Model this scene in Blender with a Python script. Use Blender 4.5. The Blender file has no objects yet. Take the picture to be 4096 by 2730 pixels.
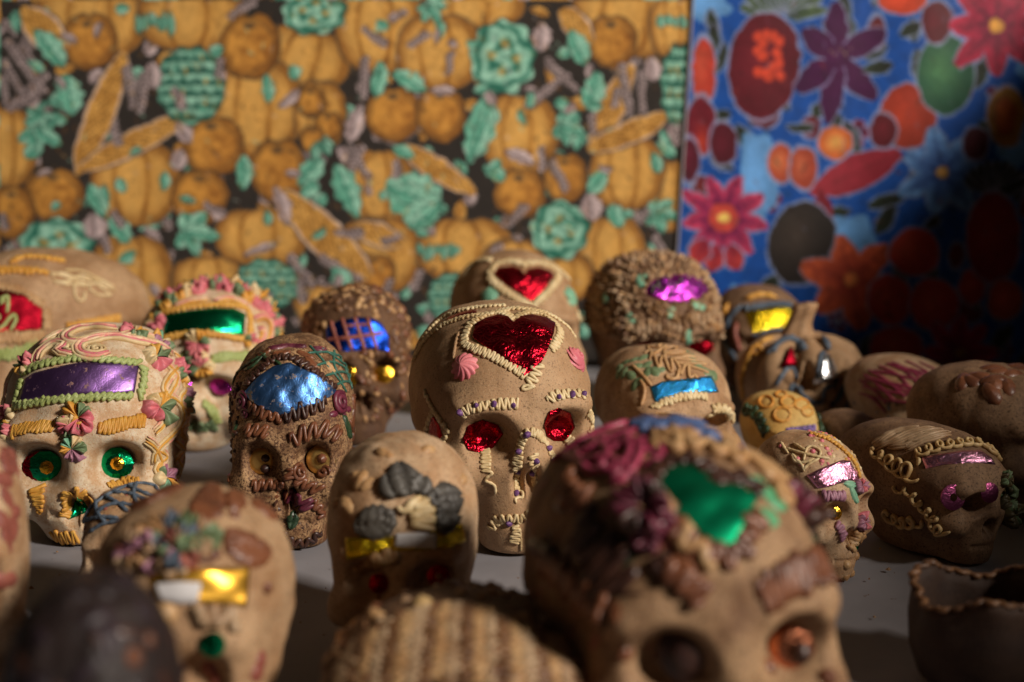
import bpy, bmesh, math, random
import numpy as np
from mathutils import Vector, Matrix
from mathutils.bvhtree import BVHTree
random.seed(7)
RNG = np.random.default_rng(11)
S = bpy.context.scene
COL = S.collection
R = math.radians

# ------------------------------------------------------------------ camera
CAM_H = 0.286; PITCH = R(10.0); FN = 4096 * 50.0 / 36.0
cam_d = bpy.data.cameras.new('camera')
cam = bpy.data.objects.new('camera', cam_d); COL.objects.link(cam)
cam.location = (0, 0, CAM_H); cam.rotation_euler = (math.pi / 2 - PITCH, 0, 0)
cam_d.lens = 50; cam_d.sensor_width = 36; cam_d.clip_start = 0.01; cam_d.clip_end = 50
cam_d.dof.use_dof = True; cam_d.dof.focus_distance = 0.865; cam_d.dof.aperture_fstop = 4.3
cam_d.dof.aperture_blades = 9
S.camera = cam
# ------------------------------------------------------------------ world: the dim room
w = bpy.data.worlds.new('World'); S.world = w; w.use_nodes = True
bg = w.node_tree.nodes['Background']
bg.inputs[0].default_value = (1.0, 0.80, 0.62, 1); bg.inputs[1].default_value = 0.018
# ------------------------------------------------------------------ light: one window high to the right
def area(name, loc, target, sx, sy, power, col, spread=180):
    d = bpy.data.lights.new(name, 'AREA'); d.shape = 'RECTANGLE'; d.size = sx; d.size_y = sy
    d.energy = power; d.color = col; d.spread = R(spread)
    o = bpy.data.objects.new(name, d); COL.objects.link(o); o.location = loc
    o.rotation_euler = (Vector(target) - Vector(loc)).to_track_quat('-Z', 'Y').to_euler()
    return o
LIGHT = (2.55, -0.95, 1.95)
area('window_light', LIGHT, (-0.10, 1.30, 0.22), 0.56, 0.60, 25.5, (1.0, 0.89, 0.77), spread=70)
S.view_settings.view_transform = 'Standard'; S.view_settings.look = 'None'
S.view_settings.exposure = 0; S.view_settings.gamma = 1
S.cycles.use_denoising = True
S.cycles.max_bounces = 5; S.cycles.diffuse_bounces = 3; S.cycles.glossy_bounces = 3
S.cycles.sample_clamp_indirect = 4; S.cycles.caustics_reflective = False; S.cycles.caustics_refractive = False

# ------------------------------------------------------------------ small helpers
def lin(r, g, b):
    def f(c):
        c /= 255.0
        return c / 12.92 if c <= 0.04045 else ((c + 0.055) / 1.055) ** 2.4
    return (f(r), f(g), f(b), 1)
CP, SP = math.cos(PITCH), math.sin(PITCH)
def ray(x, y):                       # a direction from the camera, x and y on the 4096 wide photograph
    u = (x - 2048) / FN; v = (1365 - y) / FN
    return Vector((u, CP + v * SP, -SP + v * CP))
def at_y(x, y, Y):
    d = ray(x, y); return Vector((0, 0, CAM_H)) + d * (Y / d.y)
EYE = Vector((0, 0, CAM_H))

def mesh_np(name, V, F, mat=None, parent=None, smooth=True, mats=None, midx=None):
    me = bpy.data.meshes.new(name)
    me.from_pydata([tuple(v) for v in V] if not isinstance(V, np.ndarray) else V.tolist(), [], F)
    if smooth: me.polygons.foreach_set('use_smooth', [True] * len(me.polygons))
    if mat: me.materials.append(mat)
    if mats:
        for m in mats: me.materials.append(m)
        me.polygons.foreach_set('material_index', midx)
    me.update()
    o = bpy.data.objects.new(name, me); COL.objects.link(o)
    if parent:
        o.parent = parent; o.matrix_parent_inverse = Matrix.Translation(-parent.location) if parent.type == 'EMPTY' and parent.parent is None else Matrix()
    return o
def thing(name, label, cat, loc, group=None):
    o = bpy.data.objects.new(name, None); COL.objects.link(o); o.location = loc
    o.empty_display_size = 0.02
    o['label'] = label; o['category'] = cat
    if group: o['group'] = group
    return o

# ------------------------------------------------------------------ materials
def new_mat(name):
    m = bpy.data.materials.new(name); m.use_nodes = True
    return m, m.node_tree, m.node_tree.nodes['Principled BSDF']
def noise(nt, scale, detail=4, rough=0.6, coord='Object', vec=None):
    if vec is None:
        tc = nt.nodes.new('ShaderNodeTexCoord'); vec = tc.outputs[coord]
    n = nt.nodes.new('ShaderNodeTexNoise'); n.inputs['Scale'].default_value = scale
    n.inputs['Detail'].default_value = detail; n.inputs['Roughness'].default_value = rough
    nt.links.new(vec, n.inputs['Vector']); return n
def ramp(nt, src, stops):
    r = nt.nodes.new('ShaderNodeValToRGB'); e = r.color_ramp.elements
    while len(e) < len(stops): e.new(0.5)
    for i, (p, c) in enumerate(stops): e[i].position = p; e[i].color = c
    nt.links.new(src, r.inputs[0]); return r
def bump(nt, bsdf, h, strength, dist, prev=None):
    b = nt.nodes.new('ShaderNodeBump'); b.inputs['Strength'].default_value = strength
    b.inputs['Distance'].default_value = dist
    nt.links.new(h, b.inputs['Height'])
    if prev: nt.links.new(prev.outputs[0], b.inputs['Normal'])
    nt.links.new(b.outputs[0], bsdf.inputs['Normal']); return b
def mix(nt, fac, a, b):
    m = nt.nodes.new('ShaderNodeMix'); m.data_type = 'RGBA'
    if isinstance(fac, float): m.inputs[0].default_value = fac
    else: nt.links.new(fac, m.inputs[0])
    for s, v in ((6, a), (7, b)):
        if isinstance(v, tuple): m.inputs[s].default_value = v
        else: nt.links.new(v, m.inputs[s])
    return m
def sugar(name, c, c2, fleck=None, rough=0.75, grain=1.0, fl_th=0.62, sss=0.12, big=28):
    """pressed sugar paste: blotchy, speckled, gritty"""
    m, nt, b = new_mat(name)
    n1 = noise(nt, big, 5, 0.65); r1 = ramp(nt, n1.outputs[0], [(0.38, c), (0.62, c2)])
    n2 = noise(nt, 650, 3, 0.7)
    dark = fleck or tuple(x * 0.55 for x in c2[:3]) + (1,)
    r2 = ramp(nt, n2.outputs[0], [(fl_th - 0.05, (0, 0, 0, 1)), (fl_th + 0.06, (1, 1, 1, 1))])
    mx = mix(nt, r2.outputs[0], r1.outputs[0], dark)
    n3 = noise(nt, 1500, 2, 0.6); r3 = ramp(nt, n3.outputs[0], [(0.66, (0, 0, 0, 1)), (0.74, (1, 1, 1, 1))])
    lt = tuple(min(1, x * 1.5 + 0.05) for x in c[:3]) + (1,)
    mx2 = mix(nt, r3.outputs[0], mx.outputs[2], lt)
    nt.links.new(mx2.outputs[2], b.inputs['Base Color'])
    b.inputs['Roughness'].default_value = rough
    b.inputs['Subsurface Weight'].default_value = sss
    b.inputs['Subsurface Radius'].default_value = (1, 0.5, 0.25); b.inputs['Subsurface Scale'].default_value = 0.004
    n5 = noise(nt, 60, 4, 0.6); b1 = bump(nt, b, n5.outputs[0], 0.5 * grain, 0.0016)
    n4 = noise(nt, 900, 2, 0.7); bump(nt, b, n4.outputs[0], 0.45 * grain, 0.0007, b1)
    return m
def icing(name, c, rough=0.5, c2=None, wet=0.0, sc=70):
    m, nt, b = new_mat(name)
    c2 = c2 or tuple(x * 0.82 for x in c[:3]) + (1,)
    n1 = noise(nt, sc, 3, 0.6); r1 = ramp(nt, n1.outputs[0], [(0.4, c), (0.6, c2)])
    nt.links.new(r1.outputs[0], b.inputs['Base Color'])
    b.inputs['Roughness'].default_value = rough
    b.inputs['Subsurface Weight'].default_value = 0.15; b.inputs['Subsurface Radius'].default_value = (1, 0.6, 0.4)
    b.inputs['Subsurface Scale'].default_value = 0.002
    b.inputs['Coat Weight'].default_value = wet; b.inputs['Coat Roughness'].default_value = 0.25
    n4 = noise(nt, 700, 3, 0.6); bump(nt, b, n4.outputs[0], 0.35, 0.0005)
    return m
def foil(name, c, rough=0.2, crinkle=1.0, flake=0.0, flake_col=(0.45, 0.33, 0.2, 1), sc=90):
    m, nt, b = new_mat(name)
    b.inputs['Metallic'].default_value = 1.0; b.inputs['Roughness'].default_value = rough
    b.inputs['Base Color'].default_value = c
    tc = nt.nodes.new('ShaderNodeTexCoord')
    v = nt.nodes.new('ShaderNodeTexVoronoi'); v.feature = 'DISTANCE_TO_EDGE'; v.inputs['Scale'].default_value = sc
    n0 = noise(nt, sc * 0.6, 2, 0.5, vec=tc.outputs['Object'])
    mm = mix(nt, 0.12, tc.outputs['Object'], n0.outputs[1]); nt.links.new(mm.outputs[2], v.inputs['Vector'])
    rr = ramp(nt, v.outputs[0], [(0.0, (0, 0, 0, 1)), (0.12, (1, 1, 1, 1))])
    b1 = bump(nt, b, rr.outputs[0], 0.22 * crinkle, 0.0008)
    n1 = noise(nt, sc * 1.4, 5, 0.6, vec=tc.outputs['Object']); b2 = bump(nt, b, n1.outputs[0], 0.35 * crinkle, 0.002, b1)
    if flake > 0:                     # the print rubbed off, the paper showing
        n2 = noise(nt, 170, 6, 0.75, vec=tc.outputs['Object'])
        r2 = ramp(nt, n2.outputs[0], [(0.66 - flake * 0.1, (0, 0, 0, 1)), (0.70 - flake * 0.1, (1, 1, 1, 1))])
        mx = mix(nt, r2.outputs[0], c, flake_col); nt.links.new(mx.outputs[2], b.inputs['Base Color'])
        inv = nt.nodes.new('ShaderNodeMath'); inv.operation = 'SUBTRACT'; inv.inputs[0].default_value = 1
        nt.links.new(r2.outputs[0], inv.inputs[1]); nt.links.new(inv.outputs[0], b.inputs['Metallic'])
    return m
# ------------------------------------------------------------------ skull body: a signed-distance mould, pressed onto a sphere
_ico = {}
def ico(n):
    if n not in _ico:
        bm = bmesh.new(); bmesh.ops.create_icosphere(bm, subdivisions=n, radius=1)
        bm.verts.ensure_lookup_table()
        V = np.array([v.co[:] for v in bm.verts]); V /= np.linalg.norm(V, axis=1)[:, None]
        F = [[v.index for v in f.verts] for f in bm.faces]; bm.free(); _ico[n] = (V, F)
    return _ico[n]
def ell(p, c, r):
    q = (p - np.array(c)) / np.array(r); q2 = (p - np.array(c)) / np.array(r) ** 2
    k0 = np.linalg.norm(q, axis=1); k1 = np.linalg.norm(q2, axis=1) + 1e-9
    return k0 * (k0 - 1) / k1
def smin(a, b, k):
    h = np.clip(0.5 + 0.5 * (b - a) / k, 0, 1); return b * (1 - h) + a * h - k * h * (1 - h)
def smax(a, b, k): return -smin(-a, -b, k)
def skull_sdf(P, e):
    X = np.abs(P[:, 0]); Q = P.copy(); Q[:, 0] = X
    ez = e.get('ez', 0.66); ex = e.get('ex', 0.215); H = e.get('H', 1.28); L = e.get('L', 0.62)
    fw = e.get('fw', 0.36); jw = e.get('jw', 0.24); er = e.get('er', 0.14); fy = e.get('fy', 0.0)
    box = e.get('box', 0)
    def sell(p, c, r, q=2.6):
        k = (np.abs((p - np.array(c)) / np.array(r)) ** q).sum(axis=1) ** (1 / q); return (k - 1) * min(r) * 0.85
    d = sell(P, (0, 0.14 + (L - 0.62) * 0.7, H - 0.50), (0.5, L, 0.50), 2.35)
    if box:
        q = np.abs(P - np.array((0, 0.1, H * 0.52))) - np.array((0.36, L * 0.8, H * 0.36))
        bx = np.linalg.norm(np.maximum(q, 0), axis=1) + np.minimum(q.max(axis=1), 0) - 0.14
        d = smin(d, bx, 0.1) if box == 1 else bx
    d = smin(d, sell(P, (0, -0.13, ez - 0.04), (fw + 0.09, 0.40 + fy, 0.40), 2.5), 0.08)
    d = smin(d, ell(P, (0, 0.22, 0.36), (0.37, L * 0.78, 0.50)), 0.12)
    d = smin(d, ell(Q, (ex + 0.13, -0.33, ez - 0.20), (0.12, 0.16, 0.11)), 0.10)      # cheek bones
    d = smin(d, ell(P, (0, -0.27 - fy, 0.20), (jw, 0.25, 0.36)), 0.08)               # jaw
    d = smin(d, ell(Q, (ex - 0.01, -0.42 - fy, ez + 0.15), (0.17, 0.10 * e.get('brow', 1), 0.05)), 0.10)    # brows
    d = smin(d, ell(P, (0, -0.48 - fy, ez - 0.08), (0.05, 0.09, 0.15)), 0.08)             # bridge
    if e.get('eyes', 1):
        d = smax(d, -ell(Q, (ex, -0.60 - fy, ez), (er + 0.01, 0.25, er * 0.98)), 0.04)
    if e.get('nose', 1):
        d = smax(d, -ell(Q, (0.036, -0.60 - fy, ez - 0.25), (0.050, 0.20, 0.105)), 0.03)
    d = smax(d, -ell(Q, (ex + 0.17, -0.44, ez - 0.47), (0.13, 0.24, 0.15)), 0.06)    # hollow under the cheek
    d = smax(d, -ell(Q, (0.66, -0.20, ez + 0.02), (0.17, 0.20, 0.18)), 0.12)         # temples
    g = np.abs(P[:, 2] - 0.17) - 0.010                                               # mouth line
    g = np.maximum(np.maximum(g, X - 0.16), P[:, 1] + 0.25 + 0.0)
    if e.get('mouth', 1): d = smax(d, -(g - 0.0), 0.02) if False else d + 0.018 * np.exp(-((P[:, 2] - 0.19) / 0.02) ** 2) * (X < 0.17) * (P[:, 1] < -0.2)
    return smax(d, -(P[:, 2] - 0.0), 0.03)
def pumpkin_sdf(P, e):
    a = np.arctan2(P[:, 1], P[:, 0]); r = np.hypot(P[:, 0], P[:, 1])
    rib = 0.12 * np.abs(np.cos(a * 4.0 + 0.9)) ** 0.9
    d = ell(P, (0, 0, 0.42), (0.5, 0.48, 0.44)) - rib * np.clip(r * 2, 0, 1) + 0.05 * np.exp(-(r / 0.14) ** 2) * (P[:, 2] > 0.4)
    Q = P.copy(); Q[:, 0] = np.abs(P[:, 0])
    for cz, rr in ((0.46, 0.085), (0.54, 0.055), (0.61, 0.03)):
        d = smax(d, -ell(Q, (0.19, -0.50, cz), (rr, 0.12, 0.08)), 0.02)
    return smax(d, -P[:, 2], 0.03)
def dome_sdf(P, e):
    d = ell(P, (0, 0, e.get('cz', 0.35)), (0.5, e.get('L', 0.6), e.get('H', 0.8) - e.get('cz', 0.35)))
    return smax(d, -P[:, 2], 0.03)
def body_mesh(sdf, e, n=6):
    D, F = ico(n); c = np.array(e.get('c', (0, -0.06, 0.6)))
    r = np.full(len(D), 1.7)
    for i in range(48):
        s = sdf(c + D * r[:, None], e); r = np.maximum(r - np.clip(s * 0.75, -0.05, 0.3), 0.05)
    return c + D * r[:, None], F
def lumps(V, amp, sc, seed):                         # hand-made unevenness
    rg = np.random.default_rng(seed); out = np.zeros(len(V))
    for k in range(7):
        q = rg.normal(size=3) * sc * (1 + k * 0.5); out += np.sin(V @ q + rg.uniform(0, 6.28)) / (1 + k * 0.5)
    return out * amp

class Body:
    """one skull: an Empty with the moulded body below it, and tools that lay icing and foil on the surface where a camera ray meets it"""
    def __init__(self, name, label, cat, u, v, Y, w, mat, yaw=0, pitch=0, roll=0, sdf=skull_sdf, n=6, e=None, group=None, sz=1, part='skull_body', lump=0.006, z0=0):
        e = e or {}
        V, F = body_mesh(sdf, e, n)
        N = V - np.array((0, 0, 0.5)); N /= np.linalg.norm(N, axis=1)[:, None]
        V = V + N * lumps(V, lump, 7, len(label))[:, None] * np.clip(V[:, 2:3] * 4, 0, 1)
        V[:, 2] = np.maximum(V[:, 2], 0)
        V = V * np.array((w, w, w * sz))
        p = at_y(u * 4096 / 2353, v * 4096 / 2353, Y); loc = Vector((p.x, Y, z0))
        M = Matrix.Rotation(R(yaw), 4, 'Z') @ Matrix.Rotation(R(pitch), 4, 'X') @ Matrix.Rotation(R(roll), 4, 'Y')
        V = V @ np.array(M.to_3x3()).T
        if pitch or roll: V[:, 2] -= V[:, 2].min() * 0.85; V[:, 2] = np.maximum(V[:, 2], 0)
        self.root = thing(name, label, cat, loc, group)
        V = V + np.array(loc)
        self.w = w; self.loc = loc; self.M = M.to_3x3(); self.c = loc + self.M @ Vector((0, 0, w * 0.6 * sz))
        self.body = mesh_np(part, V, F, mat, self.root)
        self.bvh = BVHTree.FromPolygons([tuple(x) for x in V.tolist()], F)
        self.rg = random.Random(len(label) * 7 + int(u)); self.Y = Y
    def hit(self, x, y):
        d = ray(x, y).normalized()
        l, n, i, t = self.bvh.ray_cast(EYE, d)
        if l is not None: return l, n
        t = (self.c - EYE).dot(d); l, n, i, t = self.bvh.find_nearest(EYE + d * t)
        return l, n
    def near(self, p):
        l, n, i, t = self.bvh.find_nearest(p); return l, n
    def path(self, pts, step=0.0015, closed=False, dens=14):
        """photograph polyline -> evenly spaced surface points, normals"""
        pts = [Vector((a, b)) for a, b in pts]
        if closed: pts.append(pts[0].copy())
        dense = []
        n = len(pts)
        for i in range(n - 1):                       # Catmull-Rom through the clicks
            p0 = pts[i - 1] if i > 0 else (pts[-2] if closed else pts[0]); p1, p2 = pts[i], pts[i + 1]
            p3 = pts[i + 2] if i + 2 < n else (pts[1] if closed else pts[-1])
            m = max(3, int((p2 - p1).length / dens) + 1)
            for k in range(m):
                t = k / m
                dense.append(0.5 * ((2 * p1) + (p2 - p0) * t + (2 * p0 - 5 * p1 + 4 * p2 - p3) * t * t + (3 * p1 - p0 - 3 * p2 + p3) * t ** 3))
        dense.append(pts[-1])
        W = [self.hit(p.x, p.y)[0] for p in dense]
        acc = [0]
        for a, b in zip(W, W[1:]): acc.append(acc[-1] + min((b - a).length, 0.012))
        tot = acc[-1]; m = max(2, int(tot / step)); out = []; j = 0
        for k in range(m + 1):
            s = tot * k / m
            while j < len(acc) - 2 and acc[j + 1] < s: j += 1
            t = (s - acc[j]) / max(1e-9, acc[j + 1] - acc[j]); out.append(W[j].lerp(W[j + 1], min(1, max(0, t))))
        P = []; N = []
        for p in out:
            l, nn = self.near(p); P.append(l); N.append(nn)
        return P, N, tot
    # ---- tubes
    def tube(self, name, P, N, r, mat, lift=0.5, ring=7, taper=True, parent=None, flat=0.85, rv=0.2):
        n = len(P); V = []; F = []
        for i in range(n):
            t = (P[min(i + 1, n - 1)] - P[max(i - 1, 0)])
            if t.length < 1e-9: t = Vector((1, 0, 0))
            t.normalize(); nn = N[i]; s = nn.cross(t)
            if s.length < 1e-6: s = Vector((0, 1, 0))
            s.normalize(); up = t.cross(s) * -1
            if up.dot(nn) < 0: up = -up
            rr = r * (1 + rv * math.sin(i * 1.7 + n) * self.rg.uniform(0.3, 1))
            if taper:
                k = min(i, n - 1 - i); rr *= (0.35, 0.75, 0.95)[k] if k < 3 else 1
            c = P[i] + nn * (r * lift)
            for k in range(ring):
                a = 2 * math.pi * k / ring
                V.append(c + s * math.cos(a) * rr + up * math.sin(a) * rr * flat)
        for i in range(n - 1):
            for k in range(ring):
                a = i * ring + k; b = i * ring + (k + 1) % ring; F.append((a, b, b + ring, a + ring))
        F.append(tuple(range(ring))[::-1]); F.append(tuple(range((n - 1) * ring, n * ring)))
        return mesh_np(name, V, F, mat, parent or self.root)
    def line(self, name, pts, r, mat, step=None, wob=0.0, closed=False, **k):
        P, N, L = self.path(pts, step or r * 0.9, closed)
        if wob:
            P = [p + Vector([self.rg.gauss(0, wob * r) for _ in range(3)]) for p in P]
        return self.tube(name, P, N, r, mat, **k)
    def zig(self, name, pts, amp, pitch, r, mat, slant=0.0, closed=False, loop=0.0, jit=0.24, ampf=None, lift=0.55, spp=10, **k):
        """squeezed zigzag border; loop > 0 swings the path back on itself into a chain of loops"""
        P, N, L = self.path(pts, pitch / spp, closed)
        n = len(P); Q = []; M = []
        ph = 0; am = amp
        for i in range(n):
            t = (P[min(i + 1, n - 1)] - P[max(i - 1, 0)])
            if t.length < 1e-9: t = Vector((1, 0, 0))
            t.normalize(); s = N[i].cross(t).normalized()
            if i % spp == 0: am = amp * (1 + self.rg.uniform(-jit, jit)); jj = self.rg.uniform(-jit, jit) * pitch * 0.5
            ph = 2 * math.pi * i / spp
            A = am * (ampf(i / n) if ampf else 1)
            o = s * (A * math.sin(ph)) + t * (slant * A * math.sin(ph) + loop * A * math.cos(ph + 0) + jj * 0.5)
            q = P[i] + o; l, nn = self.near(q)
            q = l + nn * (r * 0.5 * (0.5 + 0.5 * math.sin(ph * 0.5)) if loop else 0)
            Q.append(q); M.append(nn)
        return self.tube(name, Q, M, r, mat, lift=lift, **k)
    # ---- dollops
    def frame(self, l, n, up=None):
        up = up or Vector((0, 0, 1)); x = up.cross(n)
        if x.length < 1e-4: x = Vector((1, 0, 0))
        x.normalize(); y = n.cross(x); return Matrix((x, y, n)).transposed()
    def rosette(self, x, y, r, mat, lobes=9, h=0.8, twist=0.5, name='icing_rosette', sink=0.15, tip=True, parent=None, prof=None, rings=9):
        l, n = self.hit(x, y); Mx = self.frame(l, n); V = []; F = []; seg = lobes * 6
        for j in range(rings + 1):
            t = j / rings
            rad = (math.cos(t * math.pi / 2) ** 0.75 if tip else math.cos(t * math.pi / 2) ** 0.45)
            z = h * t ** (1.15 if tip else 1.0)
            for k in range(seg):
                a = 2 * math.pi * k / seg
                g = 1 + 0.16 * (abs(math.cos((a - twist * t * 2) * lobes / 2)) * 2 - 1) * (1 - t * 0.5)
                rr = r * rad * g + 1e-5
                V.append(l + Mx @ Vector((rr * math.cos(a), rr * math.sin(a), r * (z - sink))))
        for j in range(rings):
            for k in range(seg):
                a = j * seg + k; b = j * seg + (k + 1) % seg; F.append((a, b, b + seg, a + seg))
        return mesh_np(name, V, F, mat, parent or self.root)
    def dot(self, x, y, r, mat, name='icing_dot', h=1.0, parent=None, ax=1.0, rot=0.0):
        l, n = self.hit(x, y); return self.dot_at(l, n, r, mat, name, h, parent, ax, rot)
    def dot_at(self, l, n, r, mat, name='icing_dot', h=1.0, parent=None, ax=1.0, rot=0.0):
        Mx = self.frame(l, n); V = []; F = []
        key = 8; cr, sr = math.cos(rot), math.sin(rot)
        for j in range(5):
            t = j / 4; rad = math.cos(t * math.pi / 2) ** 0.7; z = h * t
            for k in range(key):
                a = 2 * math.pi * k / key; X = r * ax * rad * math.cos(a) + 1e-6 * k; Yy = r * rad * math.sin(a)
                V.append(l + Mx @ Vector((X * cr - Yy * sr, X * sr + Yy * cr, r * (z - 0.2))))
        for j in range(4):
            for k in range(key):
                a = j * key + k; b = j * key + (k + 1) % key; F.append((a, b, b + key, a + key))
        return mesh_np(name, V, F, mat, parent or self.root)
    def flower(self, x, y, r, mats, petals=5, name='icing_flower', h=0.55, seed=0, waves=3.0):
        """ruffled flower: each petal a wavy fan of icing with its own colour"""
        l, n = self.hit(x, y); Mx = self.frame(l, n); rg = random.Random(seed + int(x))
        V = []; F = []; mi = []; a0 = rg.uniform(0, 6.28)
        for p in range(petals):
            am = a0 + 2 * math.pi * p / petals; wd = 2 * math.pi / petals * 0.62; b0 = len(V); na, nr = 13, 5
            ph = rg.uniform(0, 6.28); rr0 = r * rg.uniform(0.75, 1.15); waves_ = waves * rg.uniform(.45, 1.0); up = rg.uniform(-.15, .35)
            for j in range(nr):
                t = j / (nr - 1)
                for i in range(na):
                    s = i / (na - 1) * 2 - 1; a = am + s * wd * (0.5 + 0.5 * t)
                    rad = rr0 * t * (1 - 0.22 * s * s) + 0.04 * r
                    z = r * h * (0.25 + 0.55 * (1 - (t - 0.55) ** 2 * 2)) + r * 0.24 * t * math.sin(s * math.pi * waves_ + ph) + r * up * t * (1 - s * s)
                    V.append(l + Mx @ Vector((rad * math.cos(a), rad * math.sin(a), z)))
            for j in range(nr - 1):
                for i in range(na - 1):
                    q = b0 + j * na + i; F.append((q, q + 1, q + na + 1, q + na)); mi.append(p % len(mats))
            e0 = b0 + (nr - 1) * na; b1 = len(V)      # outer edge folds down to the skull
            for i in range(na):
                v = V[e0 + i]; d = (v - l); q, nn = self.near(v - n * (r * 0.4) + d * 0.0); V.append(q)
            for i in range(na - 1):
                F.append((e0 + i, e0 + i + 1, b1 + i + 1, b1 + i)); mi.append(p % len(mats))
        return mesh_np(name, V, F, None, self.root, mats=mats, midx=mi)
    def spiral(self, x, y, r, tr, mat, turns=1.8, name='icing_rose', h=1.2, rot=0.0, sgn=1):
        l, n = self.hit(x, y); Mx = self.frame(l, n); P = []; N = []; m = int(turns * 16)
        for i in range(m + 1):
            t = i / m; a = rot + sgn * turns * 2 * math.pi * t; rad = r * (1 - t * 0.85)
            q = l + Mx @ Vector((rad * math.cos(a), rad * math.sin(a), 0)); s, nn = self.near(q)
            P.append(s + n * (h * tr * t)); N.append(n)
        return self.tube(name, P, N, tr, mat, lift=0.6)
    def leaf(self, x, y, dx, dy, wd, mat, name='icing_leaf', th=0.0012, parent=None):
        """ribbed leaf from (x, y) to (x+dx, y+dy) on the photograph"""
        P, N, L = self.path([(x, y), (x + dx * 0.5, y + dy * 0.5), (x + dx, y + dy)], 0.0012); n = len(P); V = []; F = []
        cols = 9
        for i in range(n):
            t = i / (n - 1); tt = (P[min(i + 1, n - 1)] - P[max(i - 1, 0)]).normalized(); s = N[i].cross(tt).normalized()
            ww = wd * (math.sin(math.pi * min(1, t * 0.93 + 0.05)) ** 0.7) * (1 + 0.08 * math.sin(t * 34))
            for k in range(cols):
                q = k / (cols - 1) * 2 - 1; l, nn = self.near(P[i] + s * ww * q)
                hh = th * (1.25 - 0.9 * abs(q) ** 3 - 0.7 * math.exp(-(q * 5) ** 2) + 0.25 * math.sin(t * 34 + abs(q) * 6)) if 0 < k < cols - 1 else -th * 0.3
                if i in (0, n - 1): hh = -th * 0.2
                V.append(l + nn * hh)
        for i in range(n - 1):
            for k in range(cols - 1):
                a = i * cols + k; F.append((a, a + 1, a + cols + 1, a + cols))
        return mesh_np(name, V, F, mat, parent or self.root)
    # ---- foil
    def foil(self, name, top, bot, mat, nu=48, nv=14, lift=0.0011, crinkle=0.0004, facet=0, seed=1, straight=True):
        """sheet between a top and a bottom outline (left to right), laid on the surface"""
        def res(pts, n):
            pts = [Vector(p) for p in pts]; acc = [0]
            for a, b in zip(pts, pts[1:]): acc.append(acc[-1] + (b - a).length)
            out = []; j = 0
            for k in range(n):
                s = acc[-1] * k / (n - 1)
                while j < len(acc) - 2 and acc[j + 1] < s: j += 1
                out.append(pts[j].lerp(pts[j + 1], (s - acc[j]) / max(1e-9, acc[j + 1] - acc[j])))
            return out
        A, B = res(top, nu), res(bot, nu); V = []; F = []; rg = np.random.default_rng(seed)
        q = rg.normal(size=(6, 3)) * 260; ph = rg.uniform(0, 6.28, 6)
        for j in range(nv):
            for i in range(nu):
                p = A[i].lerp(B[i], j / (nv - 1)); l, n = self.hit(p.x, p.y)
                edge = i in (0, nu - 1) or j in (0, nv - 1)
                c = sum(abs(math.sin(l.x * q[m][0] + l.y * q[m][1] + l.z * q[m][2] + ph[m])) for m in range(6)) / 6
                V.append(l + n * ((lift + crinkle * (c - 0.5) * 2) if not edge else lift * 0.3))
        for j in range(nv - 1):
            for i in range(nu - 1):
                a = j * nu + i; F.append((a, a + 1, a + nu + 1, a + nu))
        return mesh_np(name, V, F, mat, self.root, smooth=not facet)
    def disc(self, x, y, r, mat, name='foil_eye', h=0.25, sides=10, nrm=None, lift=0.002, parent=None, smooth=False, hole=0.0, jag=0.0, toward=0.35, rx=1.0):
        """faceted foil disc set in a socket"""
        l, n = self.hit(x, y)
        f = self.M @ Vector((0, -1, 0.12)); d = nrm or (f * (1 - toward) + (EYE - l).normalized() * toward).normalized()
        l = l + d * lift; Mx = self.frame(l, d); V = []; F = []
        prof = [(1.0, -0.15), (1.0, 0.0), (0.55, h * 0.75), (max(hole, 0.22), h)]
        for rr, z in prof:
            for k in range(sides):
                a = 2 * math.pi * k / sides; g = 1 + jag * math.sin(k * 2.3 + x)
                V.append(l + Mx @ Vector((r * rx * rr * g * math.cos(a), r * rr * g * math.sin(a), r * z)))
        for j in range(len(prof) - 1):
            for k in range(sides):
                a = j * sides + k; b = j * sides + (k + 1) % sides; F.append((a, b, b + sides, a + sides))
        if not hole: F.append(tuple(range((len(prof) - 1) * sides, len(prof) * sides)))
        return mesh_np(name, V, F, mat, parent or self.root, smooth=smooth)
    # ---- a crust of many small blobs
    def crust(self, name, count, r, mats, region=None, h=1.2, long=1.0, seed=3, var=0.35, zmin=0.15):
        rg = random.Random(seed); V = []; F = []; mi = []; base = self.body.data.vertices; nb = len(base); k0 = 6
        got = 0; tries = 0
        while got < count and tries < count * 60:
            tries += 1
            p = Vector(base[rg.randrange(nb)].co) + Vector([rg.gauss(0, r) for _ in range(3)])
            l, n = self.near(p)
            if l.z < self.w * zmin: continue
            if region and not region(l): continue
            got += 1
            Mx = self.frame(l, n); rr = r * rg.uniform(1 - var, 1 + var); a0 = rg.uniform(0, 6.28); b0 = len(V); m = rg.randrange(len(mats))
            sx = long * rg.uniform(0.8, 1.2); ca, sa = math.cos(a0), math.sin(a0)
            for j in range(4):
                t = j / 3; rad = math.cos(t * math.pi / 2 * 0.93) ** 0.8
                for k in range(k0):
                    a = 2 * math.pi * k / k0; X = rr * sx * rad * math.cos(a); Yy = rr / sx ** 0.5 * rad * math.sin(a)
                    V.append(l + Mx @ Vector((X * ca - Yy * sa, X * sa + Yy * ca, rr * (h * t - 0.25))))
            for j in range(3):
                for k in range(k0):
                    a = b0 + j * k0 + k; b = b0 + j * k0 + (k + 1) % k0; F.append((a, b, b + k0, a + k0)); mi.append(m)
            F.append(tuple(range(b0 + 3 * k0, b0 + 4 * k0))); mi.append(m)
        o = mesh_np(name, V, F, None, self.root, mats=mats, midx=mi); o['kind'] = 'stuff'; return o
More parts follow.
